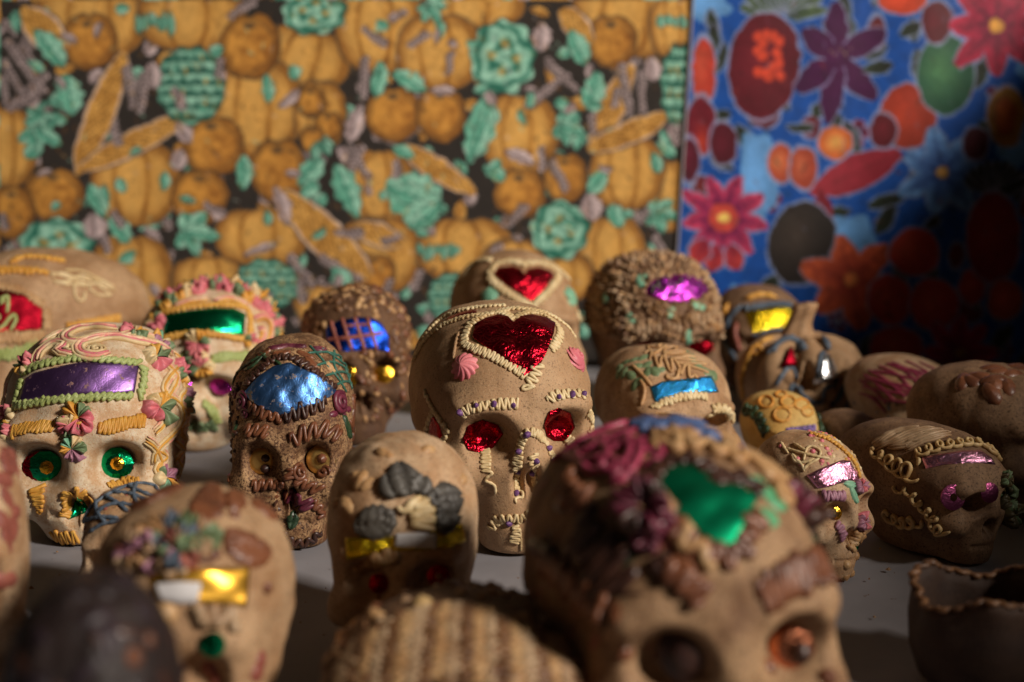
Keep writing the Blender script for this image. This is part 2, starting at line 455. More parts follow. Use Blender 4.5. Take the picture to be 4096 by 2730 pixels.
def crop(x0, y0, s):
    """reads coordinates taken on an enlarged crop of the photograph"""
    def f(*pts): return [(x0 + a / s, y0 + b / s) for a, b in pts]
    return f
def D(*pts): return [(a * 4096 / 2353, b * 4096 / 2353) for a, b in pts]
# ------------------------------------------------------------------ table, wall, added shade board
def box(name, x0, x1, y0, y1, z0, z1, mat, parent=None, bev=0.0):
    bm = bmesh.new(); bmesh.ops.create_cube(bm, size=1)
    for v in bm.verts: v.co = Vector(((x0 + x1) / 2 + v.co.x * (x1 - x0), (y0 + y1) / 2 + v.co.y * (y1 - y0), (z0 + z1) / 2 + v.co.z * (z1 - z0)))
    if bev: bmesh.ops.bevel(bm, geom=bm.edges[:], offset=bev, segments=2, affect='EDGES')
    me = bpy.data.meshes.new(name); bm.to_mesh(me); bm.free(); me.materials.append(mat)
    o = bpy.data.objects.new(name, me); COL.objects.link(o)
    if parent: o.parent = parent
    return o
def table_cloth():
    m, nt, b = new_mat('white_cloth')
    n1 = noise(nt, 5, 4, 0.6); r1 = ramp(nt, n1.outputs[0], [(0.35, lin(132, 130, 135)), (0.65, lin(154, 152, 158))])
    n2 = noise(nt, 160, 2, 0.5); r2 = ramp(nt, n2.outputs[0], [(0.73, (0, 0, 0, 1)), (0.77, (1, 1, 1, 1))])
    mx = mix(nt, r2.outputs[0], r1.outputs[0], lin(120, 100, 84)); nt.links.new(mx.outputs[2], b.inputs['Base Color'])
    b.inputs['Roughness'].default_value = 0.62
    n3 = noise(nt, 9, 3, 0.5); b1 = bump(nt, b, n3.outputs[0], 0.3, 0.02)
    n4 = noise(nt, 900, 2, 0.5); bump(nt, b, n4.outputs[0], 0.1, 0.0005, b1)
    nx, ny = 120, 90; X = np.linspace(-1.1, 0.98, nx); Y = np.linspace(-0.1, 1.47, ny)
    V = []; 
    for y in Y:
        for x in X: V.append((x, y, 0.0012 * (math.sin(x * 9 + y * 4) * 0.5 + math.sin(y * 13 - x * 3) * 0.5) - 0.0012))
    F = [(j * nx + i, j * nx + i + 1, (j + 1) * nx + i + 1, (j + 1) * nx + i) for j in range(ny - 1) for i in range(nx - 1)]
    o = mesh_np('table_top', V, F, m); o['kind'] = 'structure'
table_cloth()
mw = sugar('dark_wood', lin(70, 52, 38), lin(52, 38, 28), grain=0.3, sss=0)
ml = sugar('plaster', lin(120, 105, 88), lin(105, 90, 75), grain=0.5, sss=0, big=6)
o = box('back_wall', -1.6, 1.6, 1.505, 1.60, -0.6, 1.6, ml); o['kind'] = 'structure'
def shade_edge(x, y, z):                     # where the light that just reaches (x, y, z) passes over the added shade board
    t = (LIGHT[0] - 0.70) / (LIGHT[0] - x); return (LIGHT[1] + t * (y - LIGHT[1]), LIGHT[2] + t * (z - LIGHT[2]))
top = sorted([shade_edge(*q) for q in ((.215, .66, .065), (.19, .80, .022), (.26, .86, .068), (.327, .96, .085), (.25, 1.23, .01), (.23, 1.47, .01), (.40, 1.47, .20), (.55, 1.47, .375), (.63, 1.47, .50))])
prof = [(-0.1, -0.6), (1.44, -0.6), (1.44, 0.72)] + top[::-1] + [(-0.1, 0.36)]
V = [(0.70, y, z) for y, z in prof] + [(0.74, y, z) for y, z in prof]; n = len(prof)
F = [tuple(range(n)), tuple(range(2 * n - 1, n - 1, -1))] + [(i, i + n, (i + 1) % n + n, (i + 1) % n) for i in range(n)]
o = mesh_np('shade_board', V, F, mw, smooth=False); o['kind'] = 'structure'  # added out of view, top edge shaped to shade chosen spots

cm = sugar('crumb_sugar', lin(176, 140, 100), lin(110, 76, 50), grain=.3, sss=0)
V = []; F = []; rg = random.Random(77)
for i in range(900):                       # sugar crumbs fallen on the cloth
    x, y = rg.uniform(-.5, .5), rg.uniform(.4, 1.4); r = rg.uniform(.0003, .0011) * (1.6 if rg.random() < .06 else 1); b0 = len(V); a0 = rg.uniform(0, 6)
    for k in range(5): V.append((x + r * math.cos(a0 + k * 1.257) * rg.uniform(.7, 1.3), y + r * math.sin(a0 + k * 1.257), .0001))
    V.append((x, y, r * .9 + .0003)); F += [(b0 + k, b0 + (k + 1) % 5, b0 + 5) for k in range(5)]
o = mesh_np('sugar_crumbs', V, F, cm, smooth=False); o['kind'] = 'stuff'; o['label'] = 'tiny sugar crumbs scattered over the white table'
# ------------------------------------------------------------------ printed cloths: the print is painted motif by motif and kept as the colour of the weave
class Paint:
    def __init__(s, x0, x1, y0, y1, cell, bgc):
        s.x0, s.y0, s.cell = x0, y0, cell
        s.X, s.Y = np.meshgrid(np.arange(x0, x1, cell), np.arange(y0, y1, cell)); s.A = np.zeros(s.X.shape + (3,)) + np.array(bgc)
        s.rg = np.random.default_rng(5)
        s.N = [s._n(k) for k in (3, 6, 14, 30)]
    def _n(s, k):
        h, w = s.X.shape; g = s.rg.normal(size=(h // k + 3, w // k + 3)); yy = np.arange(h) / k; xx = np.arange(w) / k
        iy = yy.astype(int); ix = xx.astype(int); fy = (yy - iy)[:, None]; fx = (xx - ix)[None, :]
        return (g[iy][:, ix] * (1 - fy) * (1 - fx) + g[iy + 1][:, ix] * fy * (1 - fx) + g[iy][:, ix + 1] * (1 - fy) * fx + g[iy + 1][:, ix + 1] * fy * fx)
    def win(s, cx, cy, r):
        c = s.cell; i0 = max(0, int((cx - r - s.x0) / c)); i1 = min(s.X.shape[1], int((cx + r - s.x0) / c) + 2); j0 = max(0, int((cy - r - s.y0) / c)); j1 = min(s.X.shape[0], int((cy + r - s.y0) / c) + 2)
        return None if i1 <= i0 or j1 <= j0 else (slice(j0, j1), slice(i0, i1))
    def put(s, w, d, col, soft=2.2, a=1.0):
        m = np.clip(0.5 - d / soft, 0, 1)[..., None] * a; s.A[w] = s.A[w] * (1 - m) + col * m
    def loc(s, w, cx, cy, rot):
        x, y = s.X[w] - cx, s.Y[w] - cy; c, q = math.cos(rot), math.sin(rot); return x * c + y * q, -x * q + y * c
OCH, OCHL, OCHD = np.array((208, 148, 64.)), np.array((228, 176, 94.)), np.array((128, 78, 26.))
TEA, TEAL_, TEAD = np.array((98, 178, 152.)), np.array((164, 218, 196.)), np.array((28, 104, 86.))
MAU, MAUL, INKC = np.array((176, 154, 156.)), np.array((218, 198, 200.)), np.array((44, 38, 34.))
def L3(a, b, t): t = np.clip(t, 0, 1)[..., None]; return a * (1 - t) + b * t
def warp_p(p, a, b):
    # the printer's brush wanders: every edge is a little uneven
    h, w = p.X.shape; J, I = np.mgrid[0:h, 0:w]
    n1 = p._n(9); n2 = p._n(9); n3 = p._n(4); n4 = p._n(4)
    j = np.clip((J + (a * n1 + b * n3)).round().astype(int), 0, h - 1); i = np.clip((I + (a * n2 + b * n4)).round().astype(int), 0, w - 1); p.A = p.A[j, i]
def strokes_p(p, n, cols, seed, l0=8, l1=26):
    rg = random.Random(seed)
    for _ in range(n):
        x, y, a = rg.uniform(p.x0, p.X[0, -1]), rg.uniform(0, 890), rg.gauss(1.3, .7); l = rg.uniform(l0, l1); w_ = p.win(x, y, l)
        if w_ is None: continue
        u, v = p.loc(w_, x, y, a); t = u / l; d = np.abs(v + l * .12 * t * t * 4) - 1.9 * (1 - t * t * 4); d = np.where(np.abs(t) > .5, 9, d); p.put(w_, d, np.array(cols[rg.randrange(len(cols))], float), 2.4, rg.uniform(.35, .8))
def pumpkin_p(p, cx, cy, rx, ry, rot=0.0, k=8, warm=0.0):
    w = p.win(cx, cy, max(rx, ry) * 1.15)
    if w is None: return
    u, v = p.loc(w, cx, cy, rot); u = u / rx; v = v / ry; lon = u / np.sqrt(np.clip(1.05 - v * v, 0.05, 2)); ph = np.arcsin(np.clip(lon, -1, 1)) * k
    rr = (np.abs(u) ** 2.3 + np.abs(v) ** 2.3) ** (1 / 2.3); dent = 0.10 * np.exp(-(u / 0.28) ** 2) * (v < 0); d = (rr + dent - 1 - 0.035 * np.abs(np.cos(ph / 2 + .4)) ) * min(rx, ry)
    groove = np.exp(-(np.abs(np.cos(ph / 2 + .4)) / 0.2) ** 2) * np.clip(np.abs(v) * 1.8, 0.45, 1)
    t = 0.42 + 0.45 * np.abs(np.cos(ph / 2 + .4)) - 0.2 * u - 0.85 * groove + 0.10 * np.sin(ph * 5 + 2 * np.sin(v * 3)) + 0.08 * p.N[2][w]
    col = L3(OCH * .93, OCHL, t); col = L3(col, OCHD, groove * 0.8 + np.clip((rr - .66) * 1.9, 0, .75) + warm * .45)
    p.put(w, d - 4, INKC + 14, 5, .75); p.put(w, d, col)
def apple_p(p, cx, cy, rx, ry, rot=0.0):
    w = p.win(cx, cy, max(rx, ry) * 1.15)
    if w is None: return
    u, v = p.loc(w, cx, cy, rot); u = u / rx; v = v / ry; rr = np.sqrt(u * u + v * v); d = (rr - 1 + 0.14 * np.exp(-(u / .22) ** 2) * (v < 0)) * min(rx, ry)
    t = .5 - .35 * u - .2 * v + .2 * p.N[1][w] + .12 * p.N[0][w]; col = L3(OCHD * 1.2, OCH * 1.0, t + .25); col = L3(col, OCHD * .85, np.clip((rr - .68) * 2.2, 0, .75))
    p.put(w, d - 3, INKC, 3, .8); p.put(w, d, col)
    p.put(w, np.hypot(u + .05, (v + .62) * 1.8) * 30 - 6, INKC * 1.3, 5, .7); p.put(w, np.abs(rr - .82 + .1 * np.sin(u * 4)) * rx - 1.6, INKC * 1.2, 2.5, .35)
def leaf_p(p, x0, y0, x1, y1, wd, col=0):
    cx, cy = (x0 + x1) / 2, (y0 + y1) / 2; L = math.hypot(x1 - x0, y1 - y0); w = p.win(cx, cy, L * .6 + wd)
    if w is None: return
    u, v = p.loc(w, cx, cy, math.atan2(y1 - y0, x1 - x0)); t = u / L + .5; hw = wd * np.sin(np.pi * np.clip(t, 0, 1)) ** .75 * (1 + .13 * np.sin(t * 26)); d = np.abs(v + 3 * np.sin(t * 3)) - hw
    d = np.where((t < 0) | (t > 1), 9, d); A_, B_, C_ = ((TEA, TEAL_, TEAD), (MAU, MAUL, MAU * .5), (OCH, OCHL, OCHD))[col]
    s = .5 + .35 * p.N[0][w] + .3 * np.sin(t * 30 + np.abs(v) * .5) - .3 * np.sign(v); c = L3(A_, B_, s); c = L3(c, C_, np.exp(-(v / 2.6) ** 2) * .8 + .22 * np.exp(-(np.sin(t * 15 - np.abs(v) / wd * 2.2) / .3) ** 2))
    p.put(w, d - 2.5, INKC, 3, .6); p.put(w, d, c)
def maple_p(p, cx, cy, r, rot=0.0, col=0):
    for a, k in ((-2.0, .7), (2.0, .7), (-1.0, .95), (1.0, .95), (0, 1.1)):
        leaf_p(p, cx - 8 * math.cos(rot + a), cy - 8 * math.sin(rot + a), cx + r * k * math.cos(rot + a), cy + r * k * math.sin(rot + a), r * .27, col)
def wheat_p(p, x0, y0, x1, y1, wd=13, col=1):
    L = math.hypot(x1 - x0, y1 - y0); n = max(4, int(L / 11)); a = math.atan2(y1 - y0, x1 - x0)
    for i in range(n):
        t = i / n; x = x0 + (x1 - x0) * t; y = y0 + (y1 - y0) * t
        for s in (-1, 1):
            b = a + s * .62; l = wd * (1.55 - .5 * t); leaf_p(p, x, y, x + l * math.cos(b), y + l * math.sin(b), 4.6, col)
def arti_p(p, cx, cy, rx, ry, rot=0.0):
    w = p.win(cx, cy, max(rx, ry) * 1.15)
    if w is None: return
    u, v = p.loc(w, cx, cy, rot); U = u / rx; V = v / ry; rr = np.sqrt(U * U + V * V); d = (rr - 1 + .04 * np.sin(np.arctan2(V, U) * 11)) * min(rx, ry)
    row = V * 3.3; ri = np.floor(row); fy = row - ri; cxx = np.arcsin(np.clip(U / np.sqrt(np.clip(1.06 - V * V, .06, 2)), -1, 1)) * 2.3 + .5 * (ri % 2); fx = cxx - np.floor(cxx) - .5
    e = fy - (1 - 1.9 * fx * fx); line = np.exp(-(e / .22) ** 2) + (np.abs(fx) > .45) * .4
    c = L3(TEAL_ * 1.04, TEA * .7, fy * 1.1 + .25 * p.N[0][w]); c = L3(c, TEAD * .8, line * 1.1); org = np.exp(-((fx - .1) / .10) ** 2) * (np.sin(ri * 3.1 + np.floor(cxx) * 5.3) > .35) * (fy > .35); c = L3(c, OCH, org * .8)
    c = L3(c, TEAD, np.clip((rr - .82) * 2, 0, .4)); p.put(w, d - 3, INKC, 3, .8); p.put(w, d, c)
def rose_p(p, cx, cy, rx, ry):
    w = p.win(cx, cy, max(rx, ry) * 1.2)
    if w is None: return
    u, v = p.loc(w, cx, cy, 0); U = u / rx; V = v / ry; rr = np.sqrt(U * U + V * V); a = np.arctan2(V, U); d = (rr - 1 + .06 * np.sin(a * 9)) * min(rx, ry)
    ph = rr * 13 + 1.3 * np.sin(a * 3 + rr * 5) + .6 * np.sin(a * 7); t = .5 + .5 * np.sin(ph); c = L3(TEA * .85, TEAL_, t + .25 * p.N[0][w]); c = L3(c, TEAD, np.exp(-((t - .02) / .16) ** 2) * .9)
    c = L3(c, OCH, np.exp(-((rr - .38) / .12) ** 2) * (np.sin(a * 4 + 1) > .3) * .75); p.put(w, d - 3, INKC, 3, .8); p.put(w, d, c)
def corn_p(p, x0, y0, x1, y1, wd):
    cx, cy = (x0 + x1) / 2, (y0 + y1) / 2; L = math.hypot(x1 - x0, y1 - y0); w = p.win(cx, cy, L * .6 + wd)
    if w is None: return
    u, v = p.loc(w, cx, cy, math.atan2(y1 - y0, x1 - x0)); t = u / L + .5; hw = wd * np.sin(np.pi * np.clip(t * .96 + .02, 0, 1)) ** .55; d = np.where((t < 0) | (t > 1), 9, np.abs(v) - hw)
    c = L3(OCH * .95, OCHL, .4 + .3 * p.N[1][w]); sp = (np.sin(u * .42) * np.sin(v * .5 + np.floor(u / 15) * 1.5) > .42) & (p.N[0][w] > -.5) & (np.abs(v) < hw * .72); c = L3(c, OCHD * .6, sp * .85); c = L3(c, MAUL, (np.abs(v) > hw * .84) * .75)
    p.put(w, d - 3, INKC, 3, .8); p.put(w, d, c)
def drip_p(p, cx, cy, n, w_, h, seed=0):
    rg = random.Random(seed)
    for i in range(n):
        x = cx + (i - n / 2) * w_; leaf_p(p, x, cy - h * rg.uniform(.2, .5), x + rg.uniform(-3, 6), cy + h * rg.uniform(.3, .9), w_ * .55, 0)
def squash_p(p, x0, y0, x1, y1, wd):
    leaf_p(p, x0, y0, x1, y1, wd, 0); leaf_p(p, x0 + 6, y0 + 10, x1 + 8, y1 - 8, wd * .45, 0)
pc = Paint(-10, 1660, -10, 905, 2.3, INKC)
p = pc; rr_ = random.Random(3)
for i in range(430):                       # small leaves, ears of wheat and berries filling the dark ground
    x, y, a = rr_.uniform(0, 1650), rr_.uniform(0, 890), rr_.uniform(0, 6.28); l = rr_.uniform(28, 58); k = rr_.random()
    if k < .22: wheat_p(p, x, y, x + l * 1.5 * math.cos(a), y + l * 1.5 * math.sin(a), 11)
    elif k < .50: leaf_p(p, x, y, x + l * math.cos(a), y + l * math.sin(a), rr_.uniform(9, 17), 1)
    elif k < .82: leaf_p(p, x, y, x + l * math.cos(a), y + l * math.sin(a), rr_.uniform(9, 18), 0)
    else: leaf_p(p, x, y, x + l * math.cos(a), y + l * math.sin(a), rr_.uniform(9, 15), 2)
for a in ((215, 30, 118, 100), (440, 35, 115, 78), (700, 135, 96, 68, .3), (870, 55, 92, 105), (1090, 15, 105, 48), (1450, 25, 125, 100), (1550, 60, 50, 72), (590, 250, 98, 108), (15, 340, 66, 88), (870, 430, 78, 82), (1540, 450, 42, 78), (300, 640, 88, 95), (480, 640, 78, 48), (870, 585, 92, 82), (1405, 590, 76, 88), (1070, 575, 102, 70), (1180, 600, 62, 46), (735, 265, 55, 75), (1010, 120, 90, 82), (600, 545, 98, 62), (310, 420, 95, 92), (1440, 395, 78, 82), (1195, 308, 80, 88), (1300, 640, 60, 50), (740, 700, 60, 40)):
    pumpkin_p(p, a[0], a[1], a[2] * 1.05, a[3] * 1.05, rot=a[4] if len(a) > 4 else 0)
for a in ((575, 105, 68, 78), (490, 335, 70, 70), (125, 447, 68, 62), (30, 487, 52, 62), (460, 452, 64, 64), (640, 392, 64, 76), (905, 262, 64, 64), (1015, 262, 56, 64), (1195, 445, 58, 58), (1300, 408, 50, 58), (205, 95, 62, 66), (1407, 95, 56, 62), (860, 628, 50, 46), (715, 235, 32, 34), (755, 290, 34, 34), (720, 320, 28, 30)): apple_p(p, *a)
for a in ((285, 120, 178, 400, 34), (185, 390, 440, 262, 30), (50, 20, 150, 120, 40), (640, 440, 850, 640, 44), (920, 335, 1090, 445, 28), (1450, 150, 1360, 350, 32), (1350, 345, 1540, 265, 28), (1290, 20, 1360, 100, 30), (810, 520, 930, 560, 28)): corn_p(p, *a)
for a in ((437, 197, 78, 90), (612, 655, 75, 58), (1563, 200, 44, 95), (1035, 685, 52, 56)): arti_p(p, *a)
for a in ((133, 562, 86, 58), (1286, 530, 66, 66), (722, 28, 72, 52), (1156, 132, 74, 84)): rose_p(p, *a)
for a in ((345, 140, 352, 205, 20, 1), (405, 285, 440, 330, 18, 1), (420, 345, 400, 390, 20, 1), (830, 240, 798, 330, 20, 1), (1245, 50, 1238, 120, 22, 1), (1320, 235, 1285, 310, 18, 1), (1495, 130, 1502, 190, 20, 1), (630, 425, 662, 520, 17, 1), (215, 490, 218, 552, 28, 1), (1355, 445, 1358, 508, 26, 1), (330, 525, 372, 560, 9, 1), (1160, 345, 1230, 380, 15, 1), (1540, 285, 1560, 340, 18, 1), (960, 495, 1000, 545, 14, 1), (690, 205, 640, 250, 12, 1), (560, 590, 640, 560, 9, 1), (985, 210, 1050, 215, 10, 1)): leaf_p(p, *a)
for a in ((10, 95, 85, 195), (110, 165, 15, 255), (5, 140, 60, 230), (285, 150, 305, 250), (335, 165, 320, 260), (30, 250, 110, 205), (838, 130, 832, 230), (800, 335, 850, 415), (830, 330, 790, 420), (1250, 140, 1330, 215), (1210, 250, 1310, 170), (1425, 145, 1445, 265), (1470, 160, 1475, 260), (1265, 370, 1300, 440), (730, 590, 830, 650), (660, 590, 720, 660), (1150, 560, 1120, 600), (1210, 470, 1160, 520), (40, 610, 20, 560), (880, 700, 900, 640), (950, 670, 970, 620), (1500, 540, 1530, 600), (700, 700, 690, 640)): wheat_p(p, *a)
for a in ((80, 70, 150, 155, 26), (150, 170, 168, 265, 30), (560, 355, 556, 435, 20), (205, 425, 242, 500, 22), (255, 498, 295, 560, 22), (740, 360, 685, 425, 24), (770, 375, 822, 500, 28), (735, 420, 690, 450, 18), (878, 140, 862, 225, 18), (905, 165, 980, 210, 22), (1310, 70, 1345, 150, 24), (1375, 165, 1350, 255, 26), (1110, 385, 1165, 412, 16), (1395, 395, 1350, 445, 22), (1400, 470, 1428, 525, 20), (305, 690, 312, 770, 22), (765, 615, 802, 672, 22), (900, 335, 950, 365, 14), (612, 170, 618, 240, 15), (672, 150, 680, 185, 13), (1218, 205, 1216, 250, 11), (378, 395, 374, 440, 12), (612, 485, 614, 520, 10), (1500, 350, 1512, 400, 12), (1120, 600, 1160, 640, 14), (1010, 40, 1012, 88, 10)): leaf_p(p, *a, 0)
for a in ((80, 300, 66, .5), (432, 532, 68, .2), (1295, 290, 50, .4), (1510, 490, 52, .3), (95, 265, 40, 2.6), (745, 330, 30, 1.2), (985, 15, 45, 1.0)): maple_p(p, *a)
drip_p(p, 360, 45, 6, 16, 50, 1); drip_p(p, 1010, 575, 7, 15, 34, 2); drip_p(p, 1548, 45, 4, 16, 40, 3)
squash_p(p, 1130, 205, 1075, 380, 34); squash_p(p, 885, 420, 1020, 490, 55); squash_p(p, 935, 520, 1010, 470, 34)
p.A *= (1 + .025 * p.N[0] + .035 * p.N[1])[..., None]
for i in range(95):
    x, y, a = rr_.uniform(0, 1650), rr_.uniform(0, 890), rr_.uniform(0, 6.28); l = rr_.uniform(24, 46); k = rr_.random()
    if k < .35: wheat_p(p, x, y, x + l * 1.5 * math.cos(a), y + l * 1.5 * math.sin(a), 11)
    elif k < .6: leaf_p(p, x, y, x + l * math.cos(a), y + l * math.sin(a), rr_.uniform(7, 13), 1)
    else: leaf_p(p, x, y, x + l * math.cos(a), y + l * math.sin(a), rr_.uniform(7, 14), 0)
strokes_p(p, 900, [INKC, OCHD, OCHD * 1.2, OCHL, OCHD], 4); strokes_p(p, 220, [MAUL, TEAL_, MAUL], 6, 8, 20)
warp_p(p, .8, .4)
# --- blue oilcloth with fruit and flowers
BL = np.array((18, 76, 160.)); HALO = np.array((150, 158, 196.))
bc = Paint(1500, 2700, -160, 905, 2.6, BL)
def blob(p, cx, cy, rx, ry, c0, c1=None, rot=0.0, halo=True, gx=-.2, gy=-.1, wob=0.0, k=5):
    w = p.win(cx, cy, max(rx, ry) * 1.2 + 12)
    if w is None: return
    u, v = p.loc(w, cx, cy, rot); U = u / rx; V = v / ry; rr = np.hypot(U, V); d = (rr - 1 - wob * np.sin(np.arctan2(V, U) * k)) * min(rx, ry); c0 = np.array(c0, float); c1 = np.array(c1 if c1 else [x * 1.25 for x in c0], float)
    col = L3(c1, c0, np.hypot(U - gx, V - gy) * 1.15 + .12 * p.N[1][w])
    if halo: p.put(w, d - 5, HALO, 3, .85)
    p.put(w, d, col)
def petal(p, cx, cy, a, r, wd, c0, c1, halo=True, r0=8):
    x0, y0 = cx + r0 * math.cos(a), cy + r0 * math.sin(a); x1, y1 = cx + r * math.cos(a), cy + r * math.sin(a); mx, my = (x0 + x1) / 2, (y0 + y1) / 2; L = r - r0; w = p.win(mx, my, L * .6 + wd + 8)
    if w is None: return
    u, v = p.loc(w, mx, my, a); t = u / L + .5; hw = wd * np.sin(np.pi * np.clip(t * .9 + .02, 0, 1)) ** .8; d = np.where((t < 0) | (t > 1.03), 9, np.abs(v) - hw)
    col = L3(np.array(c1, float), np.array(c0, float), t * .8 + .35 * np.abs(v) / wd + .12 * p.N[0][w]); col = L3(col, np.array(c1, float) * .6, np.exp(-(v / 2.5) ** 2) * .4)
    if halo: p.put(w, d - 5, HALO, 3, .8)
    p.put(w, d, col)
def flower_p(p, cx, cy, r, n, c0, c1, cc, wd=None, rot=0.0):
    wd = wd or r * 1.5 / n * 1.15
    for h in (True, False):
        for i in range(n): petal(p, cx, cy, rot + 2 * math.pi * i / n, r * (1 + .08 * math.sin(i * 2.7)), wd, c0, c1, h)
    blob(p, cx, cy, r * .16, r * .16, cc, halo=False)
p = bc; GL_ = (52, 66, 50); GD = (34, 36, 30); rr_ = random.Random(8)
for i in range(120):
    x, y, a = rr_.uniform(1560, 2680), rr_.uniform(-140, 890), rr_.uniform(0, 6.28); k = rr_.random()
    if k < .6: petal(p, x, y, a, rr_.uniform(45, 90), rr_.uniform(9, 17), GL_, GD, True)
    elif k < .85: blob(p, x, y, rr_.uniform(16, 34), rr_.uniform(20, 40), (92, 26, 36), (120, 46, 44))
    else: flower_p(p, x, y, rr_.uniform(24, 40), 5, (120, 40, 70), (70, 20, 50), (190, 140, 70))
for a in ((1620, 10, 60, 40), (1740, 410, 45, 110), (1950, 540, 60, 45), (1700, 700, 30, 50), (2330, 330, 40, 60), (2420, 150, 80, 60), (2480, 640, 70, 80)): blob(p, *a, (96, 150, 208), halo=False, wob=.12)
for i in range(11): petal(p, 1800, 40, -2.9 + i * .27, 100, 13, (92, 112, 78), (40, 60, 44))
blob(p, 1756, 152, 80, 122, (92, 20, 34), (120, 30, 44), .1)
for i in range(14): blob(p, 1768 + 26 * math.sin(i * 2.4), 130 + 46 * math.cos(i * 1.7), 12, 13, (196, 66, 44), halo=False)
for a, r in ((-1.6, 125), (-.5, 122), (.85, 128), (1.72, 150), (2.45, 118), (-2.5, 100)):
    for h in (True, False): petal(p, 1925, 132, a, r, 27, (62, 14, 62), (84, 20, 76), h, 0)
blob(p, 1925, 130, 30, 28, (70, 16, 66), halo=False)
for k in range(6): blob(p, 1910 + k * 9, 118 + 8 * math.sin(k * 2), 3, 3, (150, 130, 110), halo=False)
for a in ((1940, 270, 1.2, 90, 15), (2060, 150, 3.0, 75, 14), (2000, 20, -.9, 70, 14), (1690, 260, 2.9, 60, 12), (1800, 290, .1, 70, 10), (2120, 50, 2.6, 60, 14), (2150, 110, -.2, 60, 14), (1650, 100, -1.8, 80, 12), (1640, 45, 1.5, 70, 13), (2100, 440, 2.8, 110, 16), (2060, 470, 2.2, 80, 16), (2230, 470, 1.4, 80, 14), (1985, 640, .4, 60, 14), (1560, 600, .2, 50, 18), (2270, 120, 1.9, 90, 16), (2210, 620, 1.2, 100, 12), (2330, 740, 2.2, 90, 16)): petal(p, a[0], a[1], a[2], a[3], a[4], GL_, GD)
blob(p, 1618, 165, 28, 76, (190, 60, 44), (206, 84, 60)); blob(p, 1612, 290, 34, 66, (110, 24, 40), (196, 64, 44), gx=0, gy=.6); blob(p, 1662, 330, 30, 48, (82, 22, 36)); blob(p, 1585, 370, 20, 50, (84, 22, 40))
blob(p, 1796, 376, 31, 45, (176, 74, 48), (222, 130, 84)); blob(p, 1846, 386, 31, 48, (160, 66, 46), (206, 110, 76)); blob(p, 1920, 330, 40, 38, (196, 96, 48), (236, 176, 92), gx=0, gy=0)
for h in (True, False): petal(p, 1860, 445, -.42, 225, 38, (142, 38, 54), (158, 46, 60), h, 0)
petal(p, 1880, 430, 1.3, 90, 22, (142, 38, 54), (120, 30, 44), False)
blob(p, 2086, 268, 62, 74, (150, 50, 34), (186, 66, 42)); blob(p, 2172, 172, 66, 90, (40, 84, 62), (76, 128, 84)); blob(p, 2072, 0, 56, 34, (196, 70, 44)); blob(p, 2152, 52, 36, 48, (86, 24, 34)); blob(p, 2030, 300, 30, 40, (90, 24, 34))
flower_p(p, 2290, 60, 118, 8, (186, 38, 70), (110, 22, 54), (196, 140, 60)); blob(p, 2312, 268, 44, 66, (168, 120, 50), (90, 50, 30)); blob(p, 2312, 268, 26, 44, (170, 90, 40), halo=False)
flower_p(p, 2165, 398, 100, 7, (108, 158, 214), (50, 84, 160), (206, 160, 90)); blob(p, 2240, 330, 30, 36, (70, 24, 34))
flower_p(p, 1662, 500, 100, 9, (206, 66, 100), (96, 22, 74), (226, 160, 80), rot=.2); blob(p, 1662, 500, 34, 34, (190, 70, 60), halo=False); blob(p, 1662, 500, 14, 14, (232, 190, 100), halo=False)
for a_ in (1.3, 1.8, 2.2): petal(p, 1662, 505, a_, 120, 22, (190, 62, 60), (140, 36, 60), True, 60)
blob(p, 1842, 560, 76, 96, (44, 38, 36), (70, 60, 54), .25)
flower_p(p, 1955, 645, 110, 6, (206, 96, 56), (160, 56, 44), (190, 110, 60), wd=32, rot=.3)
for a in ((2100, 580, 56, 56), (2045, 690, 50, 56), (2145, 700, 54, 60), (2060, 800, 60, 50), (2230, 660, 30, 40)): blob(p, *a, (176, 52, 44), (206, 92, 62))
for i in range(9): petal(p, 2285, 450, -2.6 + i * .27, 80, 12, (46, 60, 52), GD)
blob(p, 2282, 548, 62, 104, (140, 40, 48), (176, 70, 56)); flower_p(p, 2205, 810, 86, 8, (196, 46, 76), (120, 26, 56), (150, 110, 50)); blob(p, 2310, 690, 40, 46, (180, 76, 52)); flower_p(p, 1800, 790, 80, 7, (196, 96, 54), (140, 50, 44), (160, 110, 50)); blob(p, 1700, 800, 60, 60, (150, 100, 46), (180, 130, 60))
flower_p(p, 2480, 380, 100, 8, (186, 38, 70), (110, 22, 54), (196, 140, 60)); blob(p, 2560, 600, 66, 90, (40, 84, 62)); blob(p, 2440, 800, 60, 70, (108, 32, 30)); blob(p, 2450, 60, 60, 70, (150, 50, 34))
p.A *= (1 + .04 * p.N[0] + .04 * p.N[1])[..., None]
strokes_p(p, 260, [(30, 26, 30), (150, 60, 60), (120, 120, 150), (40, 50, 40)], 9, 10, 30); warp_p(p, .8, .4)
